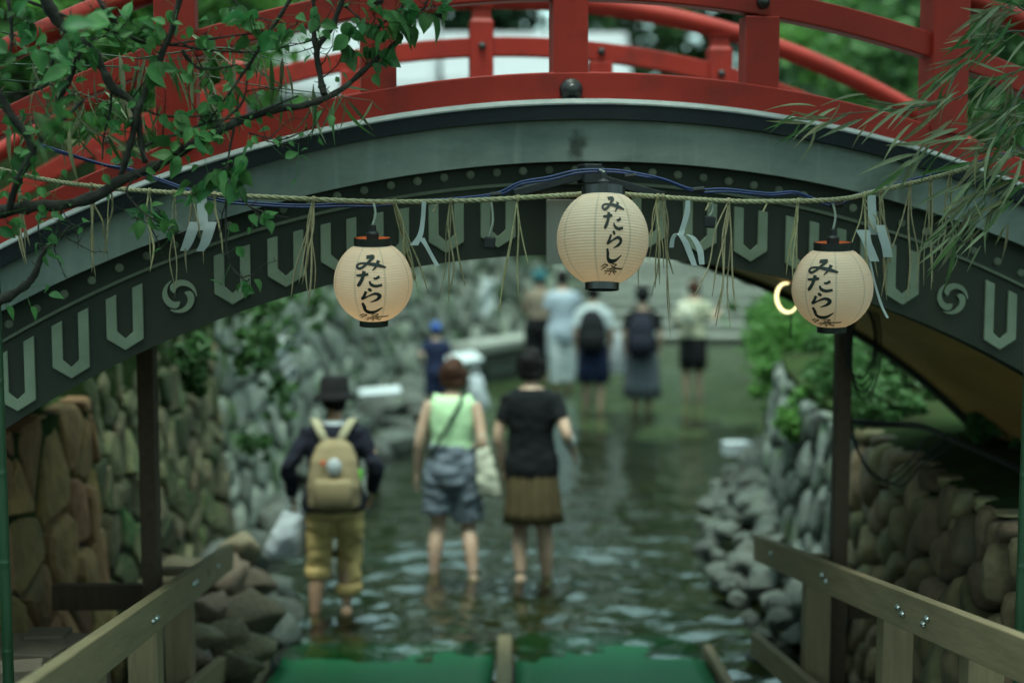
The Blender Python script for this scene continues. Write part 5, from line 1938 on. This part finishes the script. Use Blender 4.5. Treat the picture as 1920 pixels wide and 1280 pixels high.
def torso_rows(w, e, z0, z1, stoop=0.0):
    """torso cross-sections between two heights, grown by e"""
    base = [(.74, .150, .105), (.82, .168, .118), (.90, .168, .115), (1.00, .140, .098), (1.08, .134, .096), (1.18, .148, .104), (1.28, .165, .106), (1.345, .168, .092), (1.385, .120, .074), (1.415, .066, .060)]
    out = []
    for i in range(24):
        z = z0 + (z1 - z0) * i / 23
        for a, b_ in zip(base, base[1:]):
            if a[0] <= z <= b_[0] + 1e-6:
                t = (z - a[0]) / (b_[0] - a[0])
                rx = (a[1] + (b_[1] - a[1]) * t) * w
                ry = (a[2] + (b_[2] - a[2]) * t) * w
                out.append((z, rx + e, ry + e, 0, stoop * max(0, z - .95)))
                break
    return out


def person(label, loc, rz, h, skin, hair, arms, legs, w=1.0, voxel=.009, stoop=0.0, head_turn=0.0, extra=None, group=None, hairstyle='bob'):
    s = h / 1.66
    P = empty('person', loc, rz, label, 'person', group)
    P.scale = (s, s, s)
    WM[P] = Matrix.LocRotScale(Vector(loc), Matrix.Rotation(rz, 3, 'Z'), Vector((s, s, s)))
    hy = stoop * .45
    mb = MB()
    ell_rings(mb, torso_rows(w, 0, .745, 1.41, stoop))
    limb(mb, [(0, stoop * .38, 1.36), (0, hy + .005, 1.43), (0, hy + .015, 1.50)], [.056, .050, .052])
    hc = Vector((0, hy + .025, 1.555))
    mb.ell(hc, .074, .090, .108, 16, 11)
    mb.ell(hc + Vector((0, .045, -.055)), .050, .045, .045)
    ct, st = math.cos(head_turn), math.sin(head_turn)
    turn = lambda v: hc + Vector((v[0] * ct - v[1] * st, v[0] * st + v[1] * ct, v[2]))
    mb.ell(turn((0, .098, -.015)), .013, .020, .022, 8, 6)
    for sg in (-1, 1):
        mb.ell(turn((sg * .077, .0, -.01)), .010, .020, .030, 8, 6)
    for sg, (kn, an) in zip((-1, 1), legs):
        limb(mb, [(sg * .085 * w, 0, .84), (sg * .088 * w, kn[1] * .5 + .01, .66), (sg * .08 + kn[0], kn[1], .47 + kn[2]), (sg * .082 + (kn[0] + an[0]) * .5, (kn[1] + an[1]) * .5 - .018, .31 + (kn[2] + an[2]) * .5),
                  (sg * .08 + an[0], an[1], .09 + an[2])], [.088 * w, .080 * w, .056, .055, .036])
        limb(mb, [(sg * .08 + an[0], an[1] - .035, .045 + an[2]), (sg * .085 + an[0], an[1] + .05, .04 + an[2] * .7), (sg * .095 + an[0], an[1] + .15, .02 + an[2] * .4)], [.036, .040, .030])
    for sg, (el, wr) in zip((-1, 1), arms):
        sh = Vector((sg * .158 * w, stoop * .36, 1.345))
        el, wr = Vector(el), Vector(wr)
        limb(mb, [sh, sh.lerp(el, .5) + Vector((sg * .008, 0, 0)), el, el.lerp(wr, .4), wr], [.050, .044, .038, .036, .026])
        hand(mb, wr, wr - el, sg, 1.0)
    o_ = mb.build('body', skin, P, local=True)
    remesh(o_, voxel, 4)
    for sg in (-1, 1):
        m_ = MB()
        m_.ell(turn((sg * .031, .083, .008)), .012, .008, .007, 8, 6)
        m_.build('eye', M['eye'], P, local=True, smooth=True)
    m_ = MB()
    m_.ell(turn((0, .090, -.058)), .022, .008, .006, 8, 6)
    m_.build('mouth', M['lip'], P, local=True, smooth=True)
    if hairstyle:
        m_ = MB()
        m_.ell(hc + Vector((0, -.014, .018)), .088, .098, .108, 18, 12)
        if hairstyle == 'bob':
            ell_rings(m_, [(1.455, .070, .045, 0, hy - .020), (1.48, .086, .062, 0, hy - .012), (1.53, .090, .072, 0, hy - .004), (1.58, .088, .075, 0, hy)])
            for sg in (-1, 1):
                limb(m_, [(sg * .072, hy + .03, 1.60), (sg * .080, hy + .02, 1.55), (sg * .074, hy + .02, 1.48)], [.026, .030, .018])
        else:
            ell_rings(m_, [(1.49, .060, .040, 0, hy - .020), (1.52, .080, .062, 0, hy - .012), (1.58, .084, .075, 0, hy)])
        o_ = m_.build('hair', hair, P, local=True)
        remesh(o_, voxel, 4, .012, 3)
    P['h_'] = 0
    del P['h_']
    return P


def garment(P, name, mt, fn, voxel=.01, wrinkle=.005, it=3, seed=1, label=None):
    m_ = MB()
    fn(m_)
    o_ = m_.build(name, mt, P, local=True)
    remesh(o_, voxel, it, wrinkle, seed)
    if label:
        o_['label'] = label
    return o_


def part(P, name, mt, fn, smooth=True, bevel=0, label=None):
    m_ = MB()
    fn(m_)
    o_ = m_.build(name, mt, P, local=True, smooth=smooth, bevel=bevel)
    if label:
        o_['label'] = label
    return o_


def sleeve(m_, sg, el, wr, w, f0, r0, r1, stoop=0.0):
    """f0: share of the arm covered, 1 elbow, 2 wrist"""
    sh = Vector((sg * .152 * w, stoop * .36, 1.345))
    el, wr = Vector(el), Vector(wr)
    if f0 <= 1:
        limb(m_, [sh, sh.lerp(el, f0 * .5), sh.lerp(el, f0)], [r0, (r0 + r1) / 2, r1])
    else:
        limb(m_, [sh, sh.lerp(el, .5), el, el.lerp(wr, (f0 - 1) * .5), el.lerp(wr, f0 - 1)], [r0, (r0 * 2 + r1) / 3, (r0 + r1) / 2, (r0 + r1 * 2) / 3, r1])


def trouser_leg(m_, sg, kn, an, w, z_end, r0, r1, r2):
    top = Vector((sg * .088 * w, 0, .85))
    k_ = Vector((sg * .085 + kn[0], kn[1], .47 + kn[2]))
    a_ = Vector((sg * .082 + an[0], an[1], .09 + an[2]))
    mid = Vector((sg * .09 * w, kn[1] * .5, .66))
    if z_end >= .47:
        f = (.85 - z_end) / (.85 - .47)
        e_ = top.lerp(k_, f)
        limb(m_, [top, top.lerp(e_, .5), e_], [r0, (r0 + r1) / 2, r1])
    else:
        f = (.47 - z_end) / (.47 - .09)
        e_ = k_.lerp(a_, f)
        limb(m_, [top, mid, k_, e_], [r0, (r0 + r1) / 2, r1, r2])


def skirt(m_, rows, pl, amp, n=96):
    rs = []
    for i, (z, rx, ry, cy) in enumerate(rows):
        f = i / (len(rows) - 1)
        rs.append([((rx + amp * f * math.sin(pl * a) + amp * .5 * f * math.sin(3 * a + 1)) * math.cos(a), cy + (ry + amp * f * math.sin(pl * a)) * math.sin(a), z) for a in [2 * math.pi * j / n for j in range(n)]])
    m_.rings(rs)


def strap(m_, pts, w, th=.006):
    """flat band through points with outward normals"""
    cs = [Vector(p) for p, _ in pts]
    rs = []
    for i, c_ in enumerate(cs):
        t = (cs[min(i + 1, len(cs) - 1)] - cs[max(0, i - 1)]).normalized()
        nn = Vector(pts[i][1]).normalized()
        b2 = t.cross(nn).normalized() * w / 2
        rs.append([c_ - b2, c_ + b2, c_ + b2 + nn * th, c_ - b2 + nn * th])
    m_.rings(rs)


def backpack(P, mt, smt, cx, cy, z0, z1, w, d_, wrinkle=.004, straps=True, stoop=0):
    h_ = z1 - z0

    def body(m_):
        def sq(z, f, g, yo):
            o_ = []
            for j in range(24):
                a = 2 * math.pi * j / 24
                c_, s_ = math.cos(a), math.sin(a)
                o_.append((cx + w / 2 * f * math.copysign(abs(c_) ** .55, c_), cy + yo + d_ / 2 * g * math.copysign(abs(s_) ** .6, s_), z))
            return o_
        m_.rings([sq(z0, .80, .8, 0), sq(z0 + .06 * h_, .98, 1.0, 0), sq(z0 + .35 * h_, 1.0, 1.05, 0), sq(z0 + .7 * h_, .88, .85, .01), sq(z0 + .9 * h_, .66, .6, .03), sq(z1, .40, .35, .05)])
    o_ = garment(P, 'backpack', mt, body, .009, wrinkle, 3, 5)
    m_ = MB()
    def sq2(z, f, g):
        return [(cx + w * .36 * f * math.copysign(abs(math.cos(a)) ** .5, math.cos(a)), cy - d_ * .52 + d_ * .2 * g * math.copysign(abs(math.sin(a)) ** .6, math.sin(a)), z) for a in [2 * math.pi * j / 20 for j in range(20)]]
    m_.rings([sq2(z0 + .06 * h_, .9, .7), sq2(z0 + .1 * h_, 1, 1), sq2(z0 + .4 * h_, 1, 1), sq2(z0 + .46 * h_, .9, .6)])
    pk = m_.build('front_pocket', mt, o_, local=True, smooth=True)
    return o_


# near three -----------------------------------------------------------------------------
def foot(px, py_water):
    D = F_PX * CAM_H / (py_water - 375) 
    p = at(px, py_water, D)
    return p


GR = 'people wading in the stream'
# man with hat and backpack
pA = at(627, 1160, 9.28)
legsA = (((-.02, .02, .0), (-.05, -.04, .0)), ((.02, .09, .02), (.0, .0, .07)))
armsA = (((-.30, -.05, 1.10), (-.285, .05, .88)), ((.285, -.03, 1.09), (.25, .12, .90)))
A = person('person in black bucket hat, navy jacket and mustard trousers wearing a tan backpack', (pA.x, 9.28, BED), R_(3), 1.60, M['skinb'], M['hairblack'], armsA, legsA, 1.08, .0085, .10, 0, None, GR, 'short')
A.rotation_euler = (R_(-3), R_(0.3), R_(3))


def jacket(m_):
    ell_rings(m_, [(z, rx + (.018 if z < 1.0 else .012), ry + .018, cx, cy) for z, rx, ry, cx, cy in torso_rows(1.10, .014, .80, 1.39, .10)])
    for sg, (el, wr) in zip((-1, 1), armsA):
        sleeve(m_, sg, el, wr, 1.08, 1.9, .066, .044, .10)


garment(A, 'jacket', M['navyjacket'], jacket, .009, .013)
part(A, 'collar', M['whitecloth'], lambda m_: m_.rings([[((.072 + .01 * k) * math.cos(a), .035 + (.068 + .01 * k) * math.sin(a) - .008 * k, 1.425 - .022 * k + .012 * math.sin(a)) for a in [2 * math.pi * j / 24 for j in range(24)]] for k in range(3)], cap=False))


def trousA(m_):
    ell_rings(m_, torso_rows(1.08, .020, .76, 1.0))
    for sg, (kn, an), ze in zip((-1, 1), legsA, (.46, .34)):
        trouser_leg(m_, sg, kn, an, 1.08, ze - .10, .108, .088, .080)


garment(A, 'trousers', M['mustard'], trousA, .009, .018)
for sg, (kn, an), ze in zip((-1, 1), legsA, (.37, .25)):
    f = (.47 - ze) / .38
    cx, cy = sg * .083 + kn[0] + (an[0] - kn[0]) * f, kn[1] + (an[1] - kn[1]) * f
    garment(A, 'rolled_cuff', M['mustard'], lambda m_: ell_rings(m_, [(ze - .035, .076, .080, cx, cy), (ze - .02, .092, .094, cx, cy), (ze + .03, .094, .096, cx, cy), (ze + .045, .076, .078, cx, cy)]), .008, .006)
bp_ = backpack(A, M['tanpack'], M['tanstrap'], .012, -.155, .83, 1.30, .36, .21)
part(A, 'backpack_base', M['blackcloth'], lambda m_: strap(m_, [((-.15, -.145, .825), (0, -.4, -1)), ((0, -.17, .818), (0, -.4, -1)), ((.17, -.145, .825), (0, -.4, -1))], .14))
for sg in (-1, 1):
    part(A, 'shoulder_strap', M['tanstrap'], lambda m_: strap(m_, [((sg * .03, -.135, 1.24), (0, -1, .2)), ((sg * .075, -.125, 1.34), (0, -1, .4)), ((sg * .115, -.07, 1.41), (sg * .2, -.7, .8)), ((sg * .13, .0, 1.425), (0, 0, 1)), ((sg * .13, .11, 1.37), (0, 1, .5)), ((sg * .135, .165, 1.2), (0, 1, 0)), ((sg * .17, .1, 1.0), (sg, .4, 0))], .055))
part(A, 'pack_patch', M['whiteplastic'], lambda m_: m_.rings([[(.02 + .05 * f * math.cos(a), -.262 - .006 * k, 1.13 + .06 * f * math.sin(a)) for a in [2 * math.pi * j / 16 for j in range(16)]] for k, f in ((0, 1), (1, .9))]))
part(A, 'orange_tag', M['orangetag'], lambda m_: m_.box((-.055, -.262, 1.16), (.035, .012, .03)), False, .004)
part(A, 'lime_tag', M['limestrip'], lambda m_: m_.box((.185, -.15, 1.06), (.03, .05, .07)), False, .006)


def hatA(m_):
    y_ = .07
    m_.lathe([(.150, 1.555), (.153, 1.562), (.108, 1.60), (.102, 1.615), (.094, 1.70), (.080, 1.712), (.002, 1.716)], 32, (0, y_, 0))
    m_.lathe([(.150, 1.555), (.104, 1.592), (.09, 1.60)], 32, (0, y_, 0))


part(A, 'bucket_hat', M['hatblack'], hatA)


def sag_bag(P, name, mt, top, w, h_, d_, tilt=0.0, handles=True, seed=0, loose=False):
    """a limp bag hanging from point top (local)"""
    t = Vector(top)

    def body(m_):
        rs = []
        for i in range(8):
            f = i / 7
            ww = w * (.62 + .5 * f ** .7) * (1 if f < .9 else .86)
            dd = d_ * (.25 + .9 * math.sin(math.pi * min(1, f * .75 + .12)))
            z = t.z - .10 - h_ * f
            rs.append([(t.x + tilt * f * h_ + ww / 2 * math.copysign(abs(math.cos(a)) ** .7, math.cos(a)), t.y + dd / 2 * math.sin(a), z + .012 * math.sin(5 * a + seed)) for a in [2 * math.pi * j / 24 for j in range(24)]])
        m_.rings(rs)
    target = garment(P, name, mt, body, .010, .010, 2, seed)
    if handles:
        m_ = MB()
        for sg in (-1, 1):
            m_.tube([t + Vector((0, .01 * sg, .01)), t + Vector((sg * w * .18, .01 * sg, -.06)), t + Vector((sg * w * .22, 0, -.13))], .007, 6)
        m_.build('bag_handle', mt, target, local=True, smooth=True)
    return target


bg_ = empty('carrier_bag', (pA.x - .33, 9.30, .63), 0, 'white plastic carrier bag held by the person in the hat', 'bag')
sag_bag(bg_, 'bag_body', M['whiteplastic'], (0.06, .04, .12), .24, .30, .16, -.28, True, 2)

# woman in pale green top
pB = at(846, 1086, 10.25)
legsB = (((-.02, .03, .0), (-.045, -.02, .0)), ((.03, .06, .0), (.085, -.05, .03)))
armsB = (((-.235, -.02, 1.07), (-.262, .04, .83)), ((.225, -.05, 1.06), (.17, .16, 1.02)))
B = person('person in sleeveless pale green top and grey shorts with a dark shoulder strap', (pB.x, 10.25, BED), R_(-4), 1.655, M['skin'], M['hairbrown'], armsB, legsB, 1.0, .0085, .03, 0, None, GR, 'bob')
B.rotation_euler = (R_(-2), R_(0.3), R_(-6))
garment(B, 'sleeveless_top', M['limetop'], lambda m_: (ell_rings(m_, [(z, min(rx, .158) + .010, ry + .013, cx, cy) for z, rx, ry, cx, cy in torso_rows(1.0, .006, .97, 1.40, .03)]), [limb(m_, [(sg * .10, .005, 1.375), (sg * .135, .0, 1.365)], [.048, .040]) for sg in (-1, 1)]), .009, .004)


def shortsB(m_):
    ell_rings(m_, [(z, rx + .008, ry + .012, cx, cy) for z, rx, ry, cx, cy in torso_rows(1.04, .010, .76, 1.05)])
    for sg, (kn, an), ze in zip((-1, 1), legsB, (.545, .50)):
        trouser_leg(m_, sg, kn, an, 1.04, ze, .116, .118, .112)


garment(B, 'shorts', M['denim'], shortsB, .009, .018)
part(B, 'shoulder_strap', M['strapdark'], lambda m_: strap(m_, [((.09, .06, 1.415), (0, .3, 1)), ((.085, -.03, 1.425), (0, -.3, 1)), ((.07, -.095, 1.36), (0, -1, .3)), ((.0, -.135, 1.22), (0, -1, 0)), ((-.08, -.130, 1.08), (-.2, -1, 0)), ((-.145, -.09, .98), (-.7, -.7, 0)), ((-.17, -.01, .93), (-1, 0, 0))], .026))
tb = empty('tote_bag', (pB.x + .24, 10.2, .7), 0, 'cream canvas tote bag hanging beside the person in pale green', 'bag')
sag_bag(tb, 'bag_body', M['cream'], (0.0, -.0, .33), .16, .36, .10, .12, True, 4)

# woman in black T-shirt
pC = at(1000, 1092, 10.15)
legsC = (((-.01, .05, .0), (.0, -.05, .05)), ((-.0, .0, .0), (.01, .05, .0)))
armsC = (((-.225, -.02, 1.07), (-.205, .06, .83)), ((.25, -.09, 1.09), (.275, .10, .95)))
Cc = person('person in black T-shirt and brown pleated skirt with short black hair', (pC.x, 10.15, BED), R_(-3), 1.735, M['skin'], M['hairblack'], armsC, legsC, 0.97, .0085, .03, 0, None, GR, 'bob')
Cc.rotation_euler = (R_(-2), R_(-1), R_(-7))


def teeC(m_):
    ell_rings(m_, [(z, rx + .016, ry + .018, cx, cy) for z, rx, ry, cx, cy in torso_rows(0.99, .008, .80, 1.40, .03)])
    for sg, (el, wr) in zip((-1, 1), armsC):
        sleeve(m_, sg, el, wr, 0.97, .62, .062, .060, .03)


garment(Cc, 't_shirt', M['blackcloth'], teeC, .009, .008)
part(Cc, 'skirt', M['skirtbrown'], lambda m_: skirt(m_, [(.90, .158, .120, 0), (.80, .176, .138, 0), (.66, .188, .152, .005), (.56, .196, .16, .01), (.475, .205, .166, .01)], 13, .012))
part(Cc, 'wristband', M['whitecloth'], lambda m_: limb(m_, [(.256, -.04, 1.055), (.262, .0, 1.025)], [.043, .041]))

# child in blue cap
pD = at(818, 760, 18.0)
armsD = (((-.26, -.06, 1.15), (-.20, .06, 1.02)), ((.24, -.02, 1.07), (.30, .02, .86)))
std = (((0, 0, 0), (0, 0, 0)), ((0, .02, 0), (0, .04, 0)))
Dd = person('child in blue cap and navy T-shirt by the left boulders', (pD.x, 18.0, BED), R_(8), 1.25, M['skin'], M['hairblack'], armsD, std, 1.05, .013, .03, 0, None, GR, 'short')
garment(Dd, 't_shirt', M['navy'], lambda m_: (ell_rings(m_, torso_rows(1.08, .022, .78, 1.40, .03)), [sleeve(m_, sg, el, wr, 1.05, .7, .068, .064, .03) for sg, (el, wr) in zip((-1, 1), armsD)]), .013, .006)
garment(Dd, 'shorts', M['navy'], lambda m_: (ell_rings(m_, torso_rows(1.06, .018, .76, .95)), [trouser_leg(m_, sg, kn, an, 1.05, .5, .11, .1, .1) for sg, (kn, an) in zip((-1, 1), std)]), .013, .006)
part(Dd, 'cap', M['bluecap'], lambda m_: (m_.ell((0, .02, 1.60), .098, .112, .10), m_.rings([[(.08 * math.cos(a), .06 + (.05 + .10 * f) * max(0, math.sin(a)) + .04, 1.585 - .015 * f) for a in [math.pi * j / 12 for j in range(13)]] for f in (0, 1)], cap=False, closed=False)))
cb = empty('carrier_bag', (at(898, 760, 17.8).x, 17.8, .2), 0, 'white plastic carrier bag hanging from the hand of the child', 'bag')
sag_bag(cb, 'bag_body', M['whiteplastic'], (-.04, 0, .42), .24, .42, .14, .12, True, 6)

# far group
def far_person(label, px, py, D, h, rz, hair, arms, legs, w=1.0, stoop=.03, turn=0, style='short'):
    p = at(px, py, D)
    return person(label, (p.x, D, BED), R_(rz), h, M['skin'], hair, arms, legs, w, .014, stoop, R_(turn), None, GR, style)


hang = (((-.23, -.01, 1.08), (-.22, .05, .86)), ((.23, -.01, 1.08), (.22, .05, .86)))
fwd_ = (((-.22, .02, 1.10), (-.12, .22, 1.08)), ((.22, .02, 1.10), (.12, .22, 1.08)))


def tee(P, mt, arms, w=1.0, e=.02, z0=.82, f=.7, stoop=.03, name='t_shirt'):
    return garment(P, name, mt, lambda m_: (ell_rings(m_, torso_rows(w, e, z0, 1.40, stoop)), [sleeve(m_, sg, el, wr, w, f, .068, .062, stoop) for sg, (el, wr) in zip((-1, 1), arms)]), .014, .007)


Ff = far_person('person in grey blue shirt and wide white trousers standing in the far group', 1055, 735, 20.4, 1.80, 10, M['hairblack'], fwd_, std, 1.1, .06)
tee(Ff, M['greyshirt'], fwd_, 1.12, .03, .74, .75, .06, 'shirt')
garment(Ff, 'trousers', M['whitecloth'], lambda m_: (ell_rings(m_, torso_rows(1.1, .02, .76, .95)), [trouser_leg(m_, sg, kn, an, 1.1, .20, .125, .115, .10) for sg, (kn, an) in zip((-1, 1), std)]), .014, .010)
Ee = far_person('person in brown shirt and black trousers at the left of the far group', 1010, 705, 21.8, 1.72, -15, M['hairblack'], fwd_, std, 1.05, .05)
tee(Ee, M['brownshirt'], fwd_, 1.08, .025, .78, .8, .05, 'shirt')
garment(Ee, 'trousers', M['blackcloth'], lambda m_: (ell_rings(m_, torso_rows(1.05, .03, .76, 1.0)), [trouser_leg(m_, sg, kn, an, 1.1, .25, .13, .115, .10) for sg, (kn, an) in zip((-1, 1), std)]), .014, .008)
part(Ee, 'hat', M['teal'], lambda m_: m_.lathe([(.15, 1.575), (.105, 1.61), (.095, 1.69), (.002, 1.71)], 24, (0, .05, 0)))
Gg = far_person('person in navy pinafore with a large black backpack in the far group', 1112, 768, 18.6, 1.70, 6, M['hairblack'], hang, (((0, .04, 0), (0, .08, .02)), ((0, -.0, 0), (0, -.05, 0))), 1.04, .05)
tee(Gg, M['whitecloth'], hang, 1.06, .018, .9, .85, .05)
part(Gg, 'pinafore', M['navy'], lambda m_: skirt(m_, [(1.30, .165, .125, 0.02), (1.15, .165, .125, .01), (1.0, .165, .125, 0), (.85, .19, .15, 0), (.6, .20, .16, 0), (.44, .205, .165, 0)], 9, .012))
b2 = backpack(Gg, M['blackcloth'], M['blackcloth'], -.05, -.20, .86, 1.36, .36, .24)
part(Gg, 'white_ruffle', M['whitecloth'], lambda m_: m_.ell((0, .01, 1.385), .14, .10, .04))
Hh = far_person('person in black cap and grey pleated skirt with a dark backpack in the far group', 1203, 770, 18.5, 1.66, -8, M['hairblack'], hang, std, 1.05, .04, 40, 'short')
tee(Hh, M['blackcloth'], hang, 1.07, .02, .85, .8, .04)
part(Hh, 'skirt', M['greyskirt'], lambda m_: skirt(m_, [(.98, .165, .125, 0), (.85, .20, .16, 0), (.6, .225, .18, 0), (.42, .235, .19, 0), (.26, .24, .195, 0)], 18, .012))
backpack(Hh, M['navyjacket'], M['blackcloth'], .0, -.20, .84, 1.34, .38, .26)
part(Hh, 'cap', M['blackcloth'], lambda m_: (m_.ell((0, .02, 1.60), .102, .116, .11), m_.box((-.06, .12, 1.585), (.13, .10, .012), Matrix.Rotation(R_(40), 3, 'Z'))))
hb = empty('tote_bag', (at(1160, 660, 18.7).x, 18.7, .5), 0, 'pale blue cloth bag hanging between the two people with backpacks', 'bag')
sag_bag(hb, 'bag_body', M['whiteplastic'], (0, 0, .58), .26, .52, .14, .03, True, 8)
Ii = far_person('person in floral blouse and black skirt walking near the far steps', 1298, 745, 19.7, 1.70, -20, M['hairbrown'], (((-.24, .0, 1.10), (-.14, .12, .98)), ((.26, -.02, 1.14), (.30, .16, 1.24))), std, 1.02, .04, 0, 'short')
tee(Ii, M['floral'], (((-.24, .0, 1.10), (-.14, .12, .98)), ((.26, -.02, 1.14), (.30, .16, 1.24))), 1.06, .03, .90, .9, .04, 'blouse')
part(Ii, 'skirt', M['blackcloth'], lambda m_: skirt(m_, [(1.0, .15, .12, 0), (.85, .185, .15, 0), (.65, .19, .155, 0), (.48, .185, .15, 0)], 5, .006))
ib = empty('tote_bag', (at(1285, 590, 19.5).x, 19.5, 1.0), 0, 'white shoulder bag on the back of the person in the floral blouse', 'bag')
sag_bag(ib, 'bag_body', M['cream'], (0, -.03, .42), .26, .30, .14, .02, True, 9)
